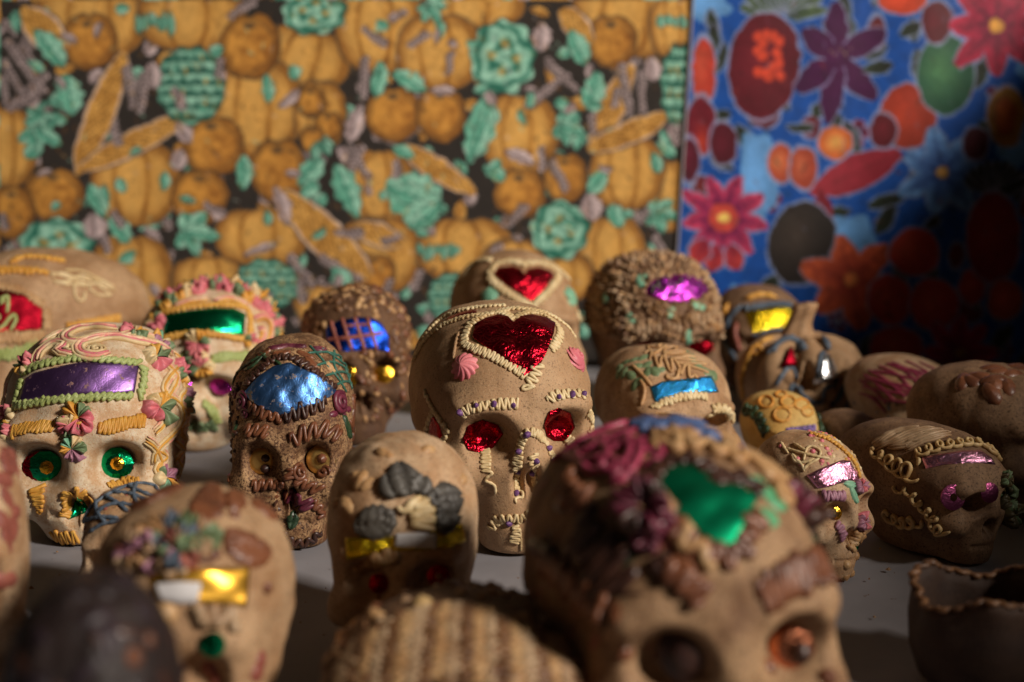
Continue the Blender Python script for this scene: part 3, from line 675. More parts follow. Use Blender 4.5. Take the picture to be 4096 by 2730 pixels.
def cloth(name, label, grid, paint, wrap, rough, group=None, edge=None):
    """grid: (ny, nx, 3) points; the colour of each weave point comes from the painted print"""
    ny, nx = grid.shape[:2]; P = grid.reshape(-1, 3); me = bpy.data.meshes.new(name); me.vertices.add(nx * ny); me.vertices.foreach_set('co', P.astype(np.float32).ravel())
    I = np.arange(nx * ny).reshape(ny, nx); Q = np.stack([I[:-1, :-1], I[:-1, 1:], I[1:, 1:], I[1:, :-1]], -1).reshape(-1, 4); nf = len(Q)
    me.loops.add(nf * 4); me.loops.foreach_set('vertex_index', Q.astype(np.int32).ravel()); me.polygons.add(nf); me.polygons.foreach_set('loop_start', np.arange(nf, dtype=np.int32) * 4)
    me.polygons.foreach_set('use_smooth', np.ones(nf, bool)); me.update(); me.validate()
    flat = P.copy(); flat[:, 1] = np.median(P[:, 1])
    qz = flat[:, 2] - CAM_H; d = flat[:, 1] * CP - qz * SP; vv = flat[:, 1] * SP + qz * CP; K = 2353 / 4096
    x, y = wrap((2048 + FN * flat[:, 0] / d) * K, (1365 - FN * vv / d) * K)
    fx = np.clip((x - paint.x0) / paint.cell, 0, paint.X.shape[1] - 1.001); fy = np.clip((y - paint.y0) / paint.cell, 0, paint.X.shape[0] - 1.001)
    i = fx.astype(int); j = fy.astype(int); fx = (fx - i)[:, None]; fy = (fy - j)[:, None]; A = paint.A
    c = np.clip((A[j, i] * (1 - fx) * (1 - fy) + A[j, i + 1] * fx * (1 - fy) + A[j + 1, i] * (1 - fx) * fy + A[j + 1, i + 1] * fx * fy) / 255, 0, 1); c = np.where(c <= .04045, c / 12.92, ((c + .055) / 1.055) ** 2.4); c = np.c_[c, np.ones(len(c))]
    at = me.color_attributes.new('print', 'FLOAT_COLOR', 'POINT'); at.data.foreach_set('color', c.astype(np.float32).ravel())
    m, nt, b = new_mat(name + '_weave'); an = nt.nodes.new('ShaderNodeVertexColor'); an.layer_name = 'print'; nt.links.new(an.outputs[0], b.inputs['Base Color']); b.inputs['Roughness'].default_value = rough
    n = noise(nt, 700, 2, .5); b1 = bump(nt, b, n.outputs[0], .25, .0006); n2 = noise(nt, 12, 3, .5); bump(nt, b, n2.outputs[0], .15, .01, b1)
    me.materials.append(m); o = bpy.data.objects.new(name, me); COL.objects.link(o); o['label'] = label; o['category'] = 'cloth'
    return o
YC = 1.478; K_ = 4096 / 2353
def wrap1(x, y):
    x = x.copy(); y = y.copy()
    for _ in range(2):
        m = y < 0; up = m & (x + 600 < 1580); x[up] += 600; dn = m & ~up; x[dn] -= 550; y[m] += 505
        m = x < 0; x[m] += 1150; y[m] -= 12; m = x > 1640; x[m] -= 1150
    m = y > 880; y[m] -= 505
    return x, y
xa = at_y(-330 * K_, 700, YC).x; xb = at_y(1700 * K_, 700, YC).x; zt = at_y(2048, -260 * K_, YC).z
nx_, ny_ = 860, 480; GX, GZ = np.meshgrid(np.linspace(xa, xb, nx_), np.linspace(zt, 0.004, ny_))
GY = YC + np.clip((.14 - GX) / .1, 0, 1) * (.0014 * np.sin(GX * 17 + GZ * 3) + .0006 * np.sin(GX * 41 - GZ * 5) + .0006 * np.sin(GZ * 23))
cloth('pumpkin_cloth', 'hanging cloth printed with ochre pumpkins, teal artichokes and mauve leaves', np.stack([GX, GY, GZ], -1), pc, wrap1, .85)
YB = 1.4760
zt = at_y(2048, -150 * K_, YB).z; xr = at_y(2640 * K_, 700, YB).x; nx_, ny_ = 420, 420
T, GZ = np.meshgrid(np.linspace(0, 1, nx_), np.linspace(zt, 0.004, ny_))
xl = np.array([at_y((1592 - 39 * min(1.5, max(-.3, (at / 640)))) * K_, at * K_, YB).x for at in np.linspace(-150, 870, 420)])
GX = xl[:, None] + T * (xr - xl[:, None]); GY = YB - .0026 * (1 - np.cos(T * 16 + GZ * 4)) * T - .0010 * (1 - np.cos(T * 37 - GZ * 6)) * T
oc = cloth('blue_oilcloth', 'blue oilcloth printed with pineapples, lilies and fruit, hanging right of the pumpkin cloth', np.stack([GX, GY, GZ], -1), bc, lambda x, y: (x, y), .42)
hm, _nt, _b = new_mat('pale_hem'); _b.inputs['Base Color'].default_value = lin(150, 144, 146); _b.inputs['Roughness'].default_value = .7
V = []; F = []
for j in range(0, 420, 6):
    x, y, z = GX[j, 0], GY[j, 0], GZ[j, 0]; V += [(x - .0012, y - .0012, z), (x + .0012, y - .0016, z), (x + .0012, y + .0016, z), (x - .0012, y + .0012, z)]
for j in range(len(V) // 4 - 1):
    for k in range(4): F.append((4 * j + k, 4 * j + (k + 1) % 4, 4 * j + 4 + (k + 1) % 4, 4 * j + 4 + k))
hmo = mesh_np('hem', V, F, hm); hmo.parent = oc
# ------------------------------------------------------------------ colours of the sweets
CARAMEL = sugar('caramel_sugar', lin(186, 152, 116), lin(166, 130, 94), fl_th=0.60)
CARAMEL2 = sugar('caramel_sugar_warm', lin(188, 154, 118), lin(156, 118, 82), fl_th=0.59, big=38)
WHITE = sugar('white_sugar', lin(222, 205, 178), lin(196, 160, 122), fleck=lin(186, 140, 98), fl_th=0.6, big=90)
BROWN = sugar('speckled_brown_sugar', lin(188, 150, 108), lin(108, 72, 44), fleck=lin(80, 50, 30), fl_th=0.52, big=80)
PALE = sugar('pale_sugar', lin(204, 174, 140), lin(172, 132, 94), fl_th=0.60, big=44)
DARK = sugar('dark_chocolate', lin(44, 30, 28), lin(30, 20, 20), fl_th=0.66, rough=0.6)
NUT = sugar('nut_brown_sugar', lin(112, 80, 52), lin(84, 56, 36))
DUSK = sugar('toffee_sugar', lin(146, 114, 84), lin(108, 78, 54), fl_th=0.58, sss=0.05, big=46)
YELLOW = sugar('yellow_sugar', lin(222, 190, 118), lin(202, 160, 86), sss=0.1)
CREAM = icing('cream_icing', lin(226, 204, 160), c2=lin(206, 178, 130))
GOLD = icing('mustard_icing', lin(222, 168, 78), c2=lin(206, 146, 58))
LIME = icing('pale_green_icing', lin(172, 184, 118), c2=lin(158, 170, 100))
SAGE = icing('sage_icing', lin(120, 140, 104), c2=lin(100, 120, 84))
MINT = icing('mint_icing', lin(140, 190, 158), c2=lin(112, 168, 140))
FOREST = icing('dark_green_icing', lin(52, 78, 48), c2=lin(36, 60, 38), wet=0.2)
TEAL = icing('teal_icing', lin(58, 112, 98), c2=lin(42, 92, 80), wet=0.2)
PINK = icing('pink_icing', lin(220, 128, 134), c2=lin(202, 104, 118))
ROSEP = icing('two_tone_pink_icing', lin(226, 150, 134), c2=lin(232, 208, 168), sc=120)
MAUVE = icing('plum_icing', lin(112, 40, 62), c2=lin(84, 28, 46), wet=0.25)
MAGENTA = icing('raspberry_icing', lin(168, 62, 92), c2=lin(138, 44, 72), wet=0.2)
VIOLET = icing('violet_icing', lin(118, 78, 132), c2=lin(98, 60, 112))
LILAC = icing('lilac_icing', lin(180, 130, 150), c2=lin(160, 108, 130))
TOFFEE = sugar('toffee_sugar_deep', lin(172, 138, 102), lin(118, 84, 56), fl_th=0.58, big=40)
CHOC = icing('caramel_brown_icing', lin(128, 78, 50), c2=lin(100, 58, 38), wet=0.2, rough=0.45)
COCOA = icing('chocolate_icing', lin(74, 44, 32), c2=lin(54, 30, 24), wet=0.2, rough=0.45)
TAN = icing('tan_icing', lin(196, 158, 112), c2=lin(172, 130, 86))
SAND = icing('sand_icing', lin(182, 154, 122), c2=lin(156, 124, 92))
GREY = icing('grey_icing', lin(84, 80, 74), c2=lin(64, 60, 56))
SLATE = icing('slate_blue_icing', lin(98, 112, 128), c2=lin(76, 90, 106))
BLUEI = icing('blue_icing', lin(88, 112, 158), c2=lin(70, 92, 138))
F_RED = foil('red_foil', lin(160, 18, 36), 0.25, 1.3)
F_PURPLE = foil('purple_foil', lin(142, 104, 170), 0.42, 0.35, 0.75, lin(150, 116, 104))
F_BLUE = foil('blue_foil', lin(92, 142, 210), 0.42, 0.6, 0.85, lin(150, 130, 105))
F_DBLUE = foil('deep_blue_foil', lin(30, 76, 200), 0.3, 0.8)
F_SKY = foil('sky_blue_foil', lin(50, 150, 220), 0.18, 1.6, sc=160)
F_GREEN = foil('green_foil', lin(20, 170, 112), 0.25, 0.5)
F_GOLD = foil('gold_foil', lin(250, 190, 60), 0.2, 0.7)
F_YELLOW = foil('yellow_foil', lin(226, 196, 40), 0.2, 1.4, sc=140)
F_PINK = foil('pink_foil', lin(238, 170, 205), 0.22, 1.2, sc=150)
F_VIOLET = foil('violet_foil', lin(208, 70, 210), 0.2, 1.2)
F_COPPER = foil('copper_foil', lin(240, 150, 110), 0.25, 1.0)
F_SILVER = foil('silver_foil', lin(225, 228, 232), 0.22, 0.5)
PAPER, _nt, _b = new_mat('white_paper'); _b.inputs['Base Color'].default_value = lin(214, 212, 214); _b.inputs['Roughness'].default_value = 0.6
LPAPER, _nt, _b = new_mat('lilac_paper'); _b.inputs['Base Color'].default_value = lin(150, 122, 190); _b.inputs['Roughness'].default_value = 0.6
INK, _nt, _b = new_mat('ink'); _b.inputs['Base Color'].default_value = lin(50, 36, 80); _b.inputs['Roughness'].default_value = 0.6
F_MAUVE = foil('mauve_foil', lin(168, 84, 128), 0.3, 0.6)
F_GREENM = foil('matt_green_foil', lin(16, 150, 104), 0.46, 0.15)
F_GOLDM = foil('smooth_gold_foil', lin(246, 190, 74), 0.34, 0.12)
F_REDM = foil('matt_red_foil', lin(120, 12, 28), 0.45, 0.4)
F_BRASS = foil('brass_foil', lin(255, 214, 130), 0.36, 0.3)
# ------------------------------------------------------------------ the skulls: u, v on the overview picture, distance Y, width
G = 'decorated sugar skulls on the white table'
B = {}
def sk(key, label, u, v, Y, w, mat, **k):
    B[key] = Body(k.pop('name', 'sugar_skull'), label, k.pop('cat', 'sugar skull'), u, v, Y, w, mat, group=k.pop('group', G), **k)
sk('heart', 'large caramel sugar skull with red foil heart, two pink rosettes and purple-dotted cream brows', 1160, 1000, 0.905, 0.1145, CARAMEL, yaw=14, n=7, sz=1.02)
sk('heart_far', 'caramel sugar skull with red foil heart and two mint dollops, behind the larger heart skull', 1188, 750, 1.26, 0.112, CARAMEL2, yaw=12)
sk('purple', 'white sugar skull with purple foil forehead band, green rope border and green foil eyes', 222, 1030, 0.925, 0.116, WHITE, yaw=5, n=7, e=dict(ez=.46, jw=.27, fw=.38, H=1.13))
sk('blue', 'speckled brown sugar skull with crumpled blue foil on its brow and round gold eyes', 672, 1020, 0.90, 0.079, BROWN, yaw=4, n=7, sz=1.26, e=dict(fw=.40, jw=.34, L=.72, ez=.58))
sk('window', 'nut-crusted brown sugar skull with a latticed blue foil window, behind the blue foil skull', 822, 850, 1.17, 0.090, NUT, yaw=10, sz=1.08, e=dict(ez=.62))
sk('green_band', 'white sugar skull with green foil forehead band and pink icing curls, at the back', 476, 850, 1.16, 0.112, WHITE, yaw=-5, sz=.98, e=dict(ez=.45, H=1.16))
sk('box', 'large tan sugar skull with red foil patch and green writing, at far left edge', 22, 730, 1.22, 0.148, CARAMEL2, yaw=-35, e=dict(L=.72, H=1.0, ez=.42))
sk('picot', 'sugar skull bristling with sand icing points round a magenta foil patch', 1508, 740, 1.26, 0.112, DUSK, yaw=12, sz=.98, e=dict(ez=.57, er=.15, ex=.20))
sk('bluebit', 'tan sugar skull with sky blue foil strip and interlaced tan icing over its crown', 1533, 900, 1.02, 0.093, CARAMEL2, yaw=14, sz=.84)
sk('yellow', 'small yellow sugar skull with dark green icing chain and lilac name label', 1797, 1000, 1.04, 0.053, YELLOW, yaw=15, sz=.92)
sk('pink', 'small sugar skull with pink foil band and white trellis icing, beside the white-strewn table gap', 1872, 1160, 0.83, 0.057, PALE, yaw=35, sz=1.13, n=7)
sk('lattice', 'pale sugar skull with raspberry icing trellis over its crown, in shade at right', 2086, 900, 1.14, 0.077, PALE, yaw=24, sz=.72)
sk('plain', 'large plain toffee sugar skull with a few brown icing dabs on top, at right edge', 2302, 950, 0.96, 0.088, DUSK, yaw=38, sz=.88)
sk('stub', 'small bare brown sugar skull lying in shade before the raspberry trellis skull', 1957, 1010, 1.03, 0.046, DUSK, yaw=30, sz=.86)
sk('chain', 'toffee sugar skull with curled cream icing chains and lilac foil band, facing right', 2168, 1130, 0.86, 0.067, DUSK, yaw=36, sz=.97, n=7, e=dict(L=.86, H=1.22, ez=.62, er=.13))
sk('front', 'very large blurred foreground sugar skull with green foil patch and plum icing flowers', 1562, 1400, 0.56, 0.112, TOFFEE, yaw=15, sz=1.01, n=7, e=dict(er=.145, ex=.24, fw=.41, jw=.34, brow=.4, L=.70))
sk('grey', 'pale sugar skull with grey icing flower, yellow foil band and red sequin eyes', 925, 1250, 0.70, 0.077, PALE, yaw=2, sz=1.13, n=6, e=dict(ez=.58))
sk('goldband', 'pale sugar skull with brown icing leaves and gleaming gold foil band under white label', 428, 1400, 0.575, 0.083, CARAMEL2, yaw=-4, sz=1.10, e=dict(ez=.60, fw=.40, brow=.5))
sk('nodules', 'domed sugar skull crusted with tan icing ridges, at the bottom centre', 1065, 1560, 0.53, 0.113, NUT, yaw=0, sz=.545)
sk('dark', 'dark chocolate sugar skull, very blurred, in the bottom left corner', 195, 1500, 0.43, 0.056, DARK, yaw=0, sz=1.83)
sk('edge', 'pale sugar skull with rust icing spots, cut off by the left edge', -95, 1200, 0.62, 0.058, PALE, yaw=15, sz=1.84)
sk('mini', 'small sugar skull with slate blue icing trellis, between purple foil and gold foil skulls', 290, 1200, 0.755, 0.048, PALE, yaw=0, sz=1.13)
sk('pumpkin', 'pumpkin-shaped sugar figure with stem, triangular red and silver eyes and blue-grey icing', 1838, 880, 1.23, 0.094, CARAMEL, sdf=pumpkin_sdf, yaw=18, name='sugar_pumpkin', cat='sugar pumpkin', e=dict(c=(0, 0, .4)), sz=.93)
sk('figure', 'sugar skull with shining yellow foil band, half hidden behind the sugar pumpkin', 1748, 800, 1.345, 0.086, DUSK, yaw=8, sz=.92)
# ------------------------------------------------------------------ icing and foil, laid on one skull after another
def ribbon(b, pts, wd, mats, name='icing_ribbon', r=None):
    P, N, L = b.path(pts, wd * 0.45); n = len(P); k = len(mats); r = r or wd / k * 0.62
    for m in range(k):
        off = (m - (k - 1) / 2) * wd / k; Q = []; M = []
        for i in range(n):
            t = (P[min(i + 1, n - 1)] - P[max(i - 1, 0)]).normalized(); s = N[i].cross(t).normalized()
            l, nn = b.near(P[i] + s * off); Q.append(l + nn * (0.0006 if m == 1 and k > 2 else 0)); M.append(nn)
        b.tube(name, Q, M, r, mats[m], lift=0.9, flat=1.25)
def P1(f, *pts): return f(*pts)
# ---- large heart skull
c = crop(1550, 950, 1.12); b = B['heart']
b.foil('foil_heart', c((385, 452), (395, 390), (440, 362), (500, 346), (535, 354), (565, 380), (598, 352), (650, 346), (705, 360), (748, 388), (742, 430)),
       c((385, 452), (430, 485), (500, 530), (560, 580), (612, 632), (650, 600), (690, 560), (715, 510), (742, 430)), F_RED, 70, 34, lift=0.0012, crinkle=0.0006)
z = dict(amp=0.0026, pitch=0.0031, r=0.00105, mat=CREAM)
b.zig('icing_border', c((566, 372), (530, 346), (480, 340), (436, 352), (385, 378), (352, 425), (348, 478), (400, 503), (470, 532), (540, 575), (590, 602), (622, 622)), **z)
b.zig('icing_border', c((570, 368), (605, 344), (655, 338), (710, 354), (748, 385), (772, 420), (760, 468), (732, 508)), **z)
b.zig('icing_curl', c((672, 568), (668, 600), (650, 635), (625, 668), (640, 690)), amp=0.0036, pitch=0.0046, r=0.00115, mat=CREAM)
b.zig('icing_border', c((480, 338), (560, 322), (640, 326), (720, 345), (790, 390), (850, 450)), amp=0.0016, pitch=0.0030, r=0.0011, mat=CREAM, slant=0.6)
b.zig('icing_border', c((545, 330), (470, 345), (400, 352), (330, 366), (250, 395), (190, 440), (150, 490), (118, 555)), amp=0.0012, pitch=0.0030, r=0.0013, mat=CREAM, slant=0.7)
b.zig('icing_border', c((530, 308), (450, 312), (380, 320), (300, 338), (235, 372), (185, 420), (150, 465)), amp=0.0012, pitch=0.0030, r=0.0012, mat=CREAM, slant=0.7)
b.foil('foil_strip', c((400, 322), (330, 336), (270, 362)), c((400, 346), (330, 358), (262, 384)), F_RED, 14, 5)
b.line('icing_ridge', c((322, 425), (308, 470), (296, 545)), 0.0011, CARAMEL)
b.rosette(c((345, 582))[0][0], c((345, 582))[0][1], 0.0088, PINK, lobes=11, h=0.85, twist=0.35)
b.rosette(c((848, 545))[0][0], c((848, 545))[0][1], 0.0084, PINK, lobes=6, h=0.55, twist=1.2, tip=False)
b.spiral(*c((850, 540))[0], 0.0048, 0.0017, PINK, turns=1.3)
b.zig('icing_brow', c((322, 800), (368, 768), (440, 754), (520, 746), (588, 746)), amp=0.0031, pitch=0.0038, r=0.00105, mat=CREAM)
b.zig('icing_brow', c((718, 735), (760, 708), (830, 702), (888, 706)), amp=0.0031, pitch=0.0038, r=0.00105, mat=CREAM)
for q in ((328, 785), (398, 757), (475, 750), (560, 755), (765, 718), (825, 708), (875, 706), (573, 1150), (577, 1042), (592, 960), (625, 885), (718, 950), (740, 1000), (660, 1002), (658, 1055), (675, 1168), (548, 1282), (665, 1250)):
    x, y = c(q)[0]; l, n = b.hit(x, y); b.dot_at(l + n * 0.0012, n, 0.0021 * b.rg.uniform(.85, 1.1), VIOLET, 'icing_dot', 1.5, ax=b.rg.uniform(.9, 1.3), rot=b.rg.uniform(0, 3))
b.foil('foil_eye', c((334, 905), (358, 840), (425, 816), (496, 838), (522, 882)), c((334, 905), (356, 956), (405, 966), (474, 948), (522, 882)), F_RED, 22, 14, crinkle=0.0011, lift=0.0022)
b.foil('foil_eye', c((698, 838), (722, 778), (768, 762), (822, 786), (843, 850)), c((698, 838), (710, 892), (745, 915), (806, 915), (843, 850)), F_RED, 22, 14, crinkle=0.0011, lift=0.0022)
z = dict(amp=0.0029, pitch=0.0026, r=0.001, mat=CREAM)
b.zig('icing_tear', c((448, 912), (440, 960), (440, 1010), (440, 1045)), **z)
b.line('icing_tear', c((418, 1045), (470, 1052), (436, 1085), (478, 1108), (484, 1150)), 0.00105, CREAM)
b.zig('icing_tear', c((790, 850), (800, 890), (825, 922), (860, 955)), amp=0.0032, pitch=0.0034, r=0.0011, mat=CREAM)
z = dict(amp=0.0026, pitch=0.0030, r=0.00105, mat=CREAM)
b.zig('icing_nose', c((575, 1135), (575, 1100), (580, 1040), (590, 960), (612, 892), (652, 872), (702, 912), (732, 970), (762, 1020)), **z)
b.line('icing_nose', c((575, 1135), (604, 1142), (606, 1165), (572, 1170), (578, 1192)), 0.0011, CREAM)
b.zig('icing_nose', c((655, 970), (655, 1040), (665, 1100), (672, 1150)), **z)
b.zig('icing_mouth', c((462, 1310), (490, 1270), (540, 1260), (590, 1262), (640, 1240), (695, 1195)), amp=0.003, pitch=0.0042, r=0.0011, mat=CREAM)
b.zig('icing_mouth', c((575, 1285), (575, 1330), (570, 1372)), amp=0.0027, pitch=0.0030, r=0.001, mat=CREAM)
b.line('icing_drip', c((592, 1300), (598, 1350), (598, 1405)), 0.0008, CREAM)
b.foil('foil_ear', c((205, 795), (190, 850), (188, 915), (212, 958)), c((205, 795), (235, 848), (250, 900), (235, 955)), F_RED, 18, 8)
b.zig('icing_border', c((168, 690), (200, 755), (240, 820), (268, 862), (250, 920), (240, 968)), amp=0.0014, pitch=0.0042, r=0.0013, mat=CREAM)
b.zig('icing_border', c((212, 770), (180, 850), (172, 915), (205, 965)), amp=0.0018, pitch=0.0045, r=0.0013, mat=CREAM)
b.zig('icing_border', c((898, 780), (918, 835), (900, 880)), amp=0.0018, pitch=0.0045, r=0.0013, mat=CREAM)
# ---- far heart skull
b = B['heart_far']
b.foil('foil_heart', c((480, 165), (490, 138), (560, 128), (596, 140), (612, 166), (630, 142), (680, 134), (730, 152), (745, 175)), c((480, 165), (530, 215), (590, 255), (645, 290), (690, 250), (720, 210), (745, 175)), F_RED, 34, 18)
b.zig('icing_border', c((462, 165), (490, 122), (560, 110), (612, 124), (660, 116), (730, 135), (765, 172), (740, 220), (692, 270), (645, 308), (590, 282), (520, 238), (468, 195)), 0.0026, 0.0050, 0.0019, CREAM, closed=True)
b.zig('icing_border', c((470, 105), (400, 112), (350, 160), (322, 205)), 0.0022, 0.005, 0.0018, CREAM)
b.zig('icing_border', c((690, 105), (760, 140), (810, 190)), 0.0018, 0.005, 0.0016, CREAM)
b.rosette(*c((455, 262))[0], 0.0075, MINT, lobes=5, h=.6, tip=False)
b.rosette(*c((822, 265))[0], 0.0090, MINT, lobes=5, h=.6, tip=False)
b.zig('icing_border', c((845, 330), (858, 380), (868, 430)), 0.0022, 0.006, 0.0018, CREAM)
# ---- purple foil skull
c = crop(0, 900, 1.12); b = B['purple']
b.foil('foil_band', c((112, 692), (150, 665), (260, 636), (360, 616), (450, 618), (560, 620), (622, 632)), c((88, 795), (150, 785), (260, 772), (350, 764), (440, 760), (520, 758), (602, 752)), F_PURPLE, 60, 18, crinkle=0.0003)
z = dict(amp=0.0017, pitch=0.0042, r=0.00175, mat=LIME, slant=1.0, spp=12)
b.zig('icing_rope', c((95, 670), (140, 645), (200, 625), (280, 610), (370, 597), (460, 605), (560, 615), (625, 620)), **z)
b.zig('icing_rope', c((640, 635), (642, 700), (622, 775)), **z)
b.zig('icing_rope', c((60, 815), (130, 802), (220, 788), (330, 778), (430, 772), (520, 770), (592, 768)), **z)
b.zig('icing_rope', c((100, 690), (85, 740), (68, 795)), **z)
z = dict(amp=0.0045, pitch=0.0026, r=0.00115, mat=GOLD, slant=0.35)
b.zig('icing_brow', c((48, 932), (100, 915), (180, 905), (245, 905)), **z)
b.zig('icing_brow', c((440, 912), (500, 905), (570, 890), (652, 878)), **z)
FM = [PINK, SAGE, GOLD, CREAM, PINK]
for (x, y, r, k) in ((355, 870, .0115, 0), (310, 905, .0085, 1), (322, 1005, .0088, 2), (38, 865, .0085, 0), (705, 820, .0118, 1), (690, 600, .0105, 3), (112, 630, .0075, 0), (835, 790, .009, 2), (600, 488, .009, 1), (735, 1135, .009, 2), (850, 650, .009, 0), (20, 930, .006, 3), (760, 480, .008, 2)):
    m = FM[k:] + FM[:k]
    if k == 2: m = [LILAC, SAGE, CREAM, MINT, GOLD]
    b.flower(*c((x, y))[0], r, m, petals=6, seed=k, h=0.5, waves=2.5)
RB = [CREAM, ROSEP, PINK, CREAM]
for pts in (((520, 465), (400, 463), (320, 480), (288, 515), (330, 532), (430, 515), (500, 492)), ((765, 580), (720, 548), (600, 520), (500, 505), (400, 518), (348, 548), (365, 582), (430, 592), (490, 575)),
            ((165, 612), (185, 570), (250, 530), (300, 540), (260, 570), (330, 585)), ((540, 500), (640, 498), (720, 520)), ((180, 545), (250, 500), (300, 478))):
    ribbon(b, c(*pts), 0.0086, RB)
b.spiral(*c((430, 560))[0], .006, .0011, CREAM, 2)
HM = [CREAM, GOLD, CREAM, ROSEP]
for pts in (((775, 575), (815, 620), (850, 690), (875, 740)), ((800, 640), (745, 700), (735, 750), (800, 800), (812, 880), (760, 950), (700, 1010), (690, 1070)), ((700, 1000), (740, 1040), (700, 1090), (735, 1150), (760, 1190)),
            ((860, 880), (800, 930), (850, 985), (790, 1050), (830, 1090)), ((880, 1010), (830, 1060), (800, 1110), (770, 1180)), ((870, 1120), (820, 1120), (790, 1165), (830, 1200)), ((880, 800), (850, 850), (870, 900)), ((60, 640), (30, 700), (10, 770)), ((20, 760), (5, 820)), ((740, 620), (790, 680), (770, 740), (730, 800), (700, 850)), ((690, 930), (720, 900), (740, 860)), ((650, 960), (690, 990), (720, 1060), (700, 1110)), ((840, 730), (800, 790), (840, 850), (800, 900), (830, 960)), ((780, 960), (820, 1010), (780, 1060)), ((850, 1060), (810, 1100), (850, 1150))):
    ribbon(b, c(*pts), 0.0062, HM)
for (x, y, gx, gy, rr) in ((190, 1100, 212, 1085, .0128), (512, 1088, 526, 1068, .0128)):
    b.disc(*c((x, y))[0], rr, F_RED, h=0.12, sides=14, lift=0.004, toward=.2)
    g = b.disc(*c((gx, gy))[0], .0112, F_GREEN, h=0.22, sides=10, lift=0.0068, toward=.25)
    b.disc(*c((gx + 9, gy - 5))[0], .0044, F_GOLD, name='foil_gem', h=0.3, sides=8, lift=0.0100, toward=.25, parent=g)
b.zig('icing_cheek', c((165, 1175), (168, 1205), (175, 1250), (180, 1292)), 0.0066, 0.0030, 0.0013, GOLD, ampf=lambda t: 1.1 - t * 0.9)
b.zig('icing_nose', c((305, 1195), (297, 1250), (290, 1312)), 0.0042, 0.0030, 0.0013, GOLD)
b.zig('icing_nose', c((335, 1198), (372, 1208), (415, 1228)), 0.0036, 0.0032, 0.0013, GOLD)
b.foil('foil_nose', c((345, 1212), (375, 1240), (402, 1285)), c((345, 1212), (325, 1265), (308, 1322)), F_GREEN, 12, 8, lift=.002)
b.zig('icing_cheek', c((490, 1178), (560, 1156), (625, 1150)), 0.0035, 0.003, 0.0012, GOLD)
b.zig('icing_mouth', c((235, 1395), (290, 1402), (350, 1398)), 0.0045, 0.004, 0.0012, GOLD)
b.foil('foil_mouth', c((120, 1320), (160, 1335), (195, 1375)), c((120, 1335), (155, 1360), (190, 1395)), F_RED, 8, 4)
# ---- green band skull
b = B['green_band']
b.foil('foil_band', c((735, 405), (850, 385), (960, 373), (1050, 376), (1100, 400)), c((732, 497), (800, 485), (900, 475), (1000, 485), (1092, 500)), F_GREEN, 34, 10)
b.zig('icing_border', c((722, 405), (740, 392), (850, 372), (960, 362), (1060, 366), (1112, 392), (1108, 505), (1000, 497), (900, 487), (800, 497), (715, 508)), 0.0020, 0.0042, 0.0017, GOLD, closed=True, slant=.6)
for (x, y, r, k) in ((745, 345, .010, 0), (800, 320, .011, 1), (870, 290, .012, 0), (950, 275, .012, 2), (1030, 285, .012, 0), (1090, 310, .012, 1), (1150, 345, .012, 0), (1200, 390, .011, 2), (890, 530, .011, 0), (880, 590, .010, 1), (905, 645, .010, 2), (1120, 530, .008, 3), (700, 440, .009, 0), (1230, 460, .01, 0), (690, 520, .008, 1)):
    m = FM[k:] + FM[:k]; b.flower(*c((x, y))[0], r, m, petals=6, seed=k + 5, h=.55)
for pts in (((960, 345), (1020, 330), (1080, 350), (1110, 370)), ((1130, 425), (1180, 410), (1215, 460), (1190, 540), (1140, 570)), ((1150, 470), (1180, 470), (1170, 520), (1140, 530)), ((780, 370), (850, 345), (930, 335)), ((1220, 520), (1200, 600), (1150, 650))):
    ribbon(b, c(*pts), 0.008, [GOLD, ROSEP, PINK, CREAM])
b.zig('icing_brow', c((945, 603), (1020, 592), (1115, 592)), 0.0042, 0.0028, 0.0014, LIME, slant=.4)
b.zig('icing_brow', c((760, 610), (820, 605), (850, 600)), 0.0042, 0.0028, 0.0014, LIME, slant=.4)
b.disc(*c((1000, 705))[0], .0108, F_VIOLET, h=.3, sides=9, lift=.003)
b.disc(*c((800, 715))[0], .0108, F_VIOLET, h=.3, sides=9, lift=.003)
b.zig('icing_cheek', c((905, 795), (950, 835), (978, 885)), 0.0035, 0.0035, 0.0017, LIME)
b.zig('icing_mouth', c((830, 890), (900, 905), (970, 895)), 0.0045, 0.004, 0.0017, SAGE)
# ---- boxy skull
c = crop(0, 1000, 3.136); b = B['box']
b.foil('foil_patch', c((-60, 510), (100, 525), (300, 560), (430, 640), (545, 730)), c((-60, 1020), (100, 1025), (300, 1030), (420, 1040), (525, 1045)), F_REDM, 34, 20)
b.zig('icing_border', c((-60, 450), (150, 490), (300, 530), (420, 620), (560, 705)), 0.0030, 0.0040, 0.0014, TAN)
b.zig('icing_border', c((570, 740), (590, 850), (580, 1000)), 0.0036, 0.0036, 0.0014, TAN)
b.zig('icing_border', c((-60, 1100), (200, 1100), (400, 1100), (560, 1085)), 0.0055, 0.0040, 0.0014, TAN)
b.zig('icing_border', c((-60, 1310), (150, 1310), (320, 1270), (480, 1180)), 0.0060, 0.0040, 0.0014, LIME)
for pts in (((-20, 640), (50, 600), (95, 585), (98, 690), (85, 800)), ((-10, 690), (40, 650), (60, 610)), ((-30, 1010), (50, 950), (110, 870), (165, 820), (200, 860), (170, 950), (120, 1020)), ((-40, 800), (-10, 850), (-30, 900))):
    b.line('icing_letter', c(*pts), 0.0017, LIME)
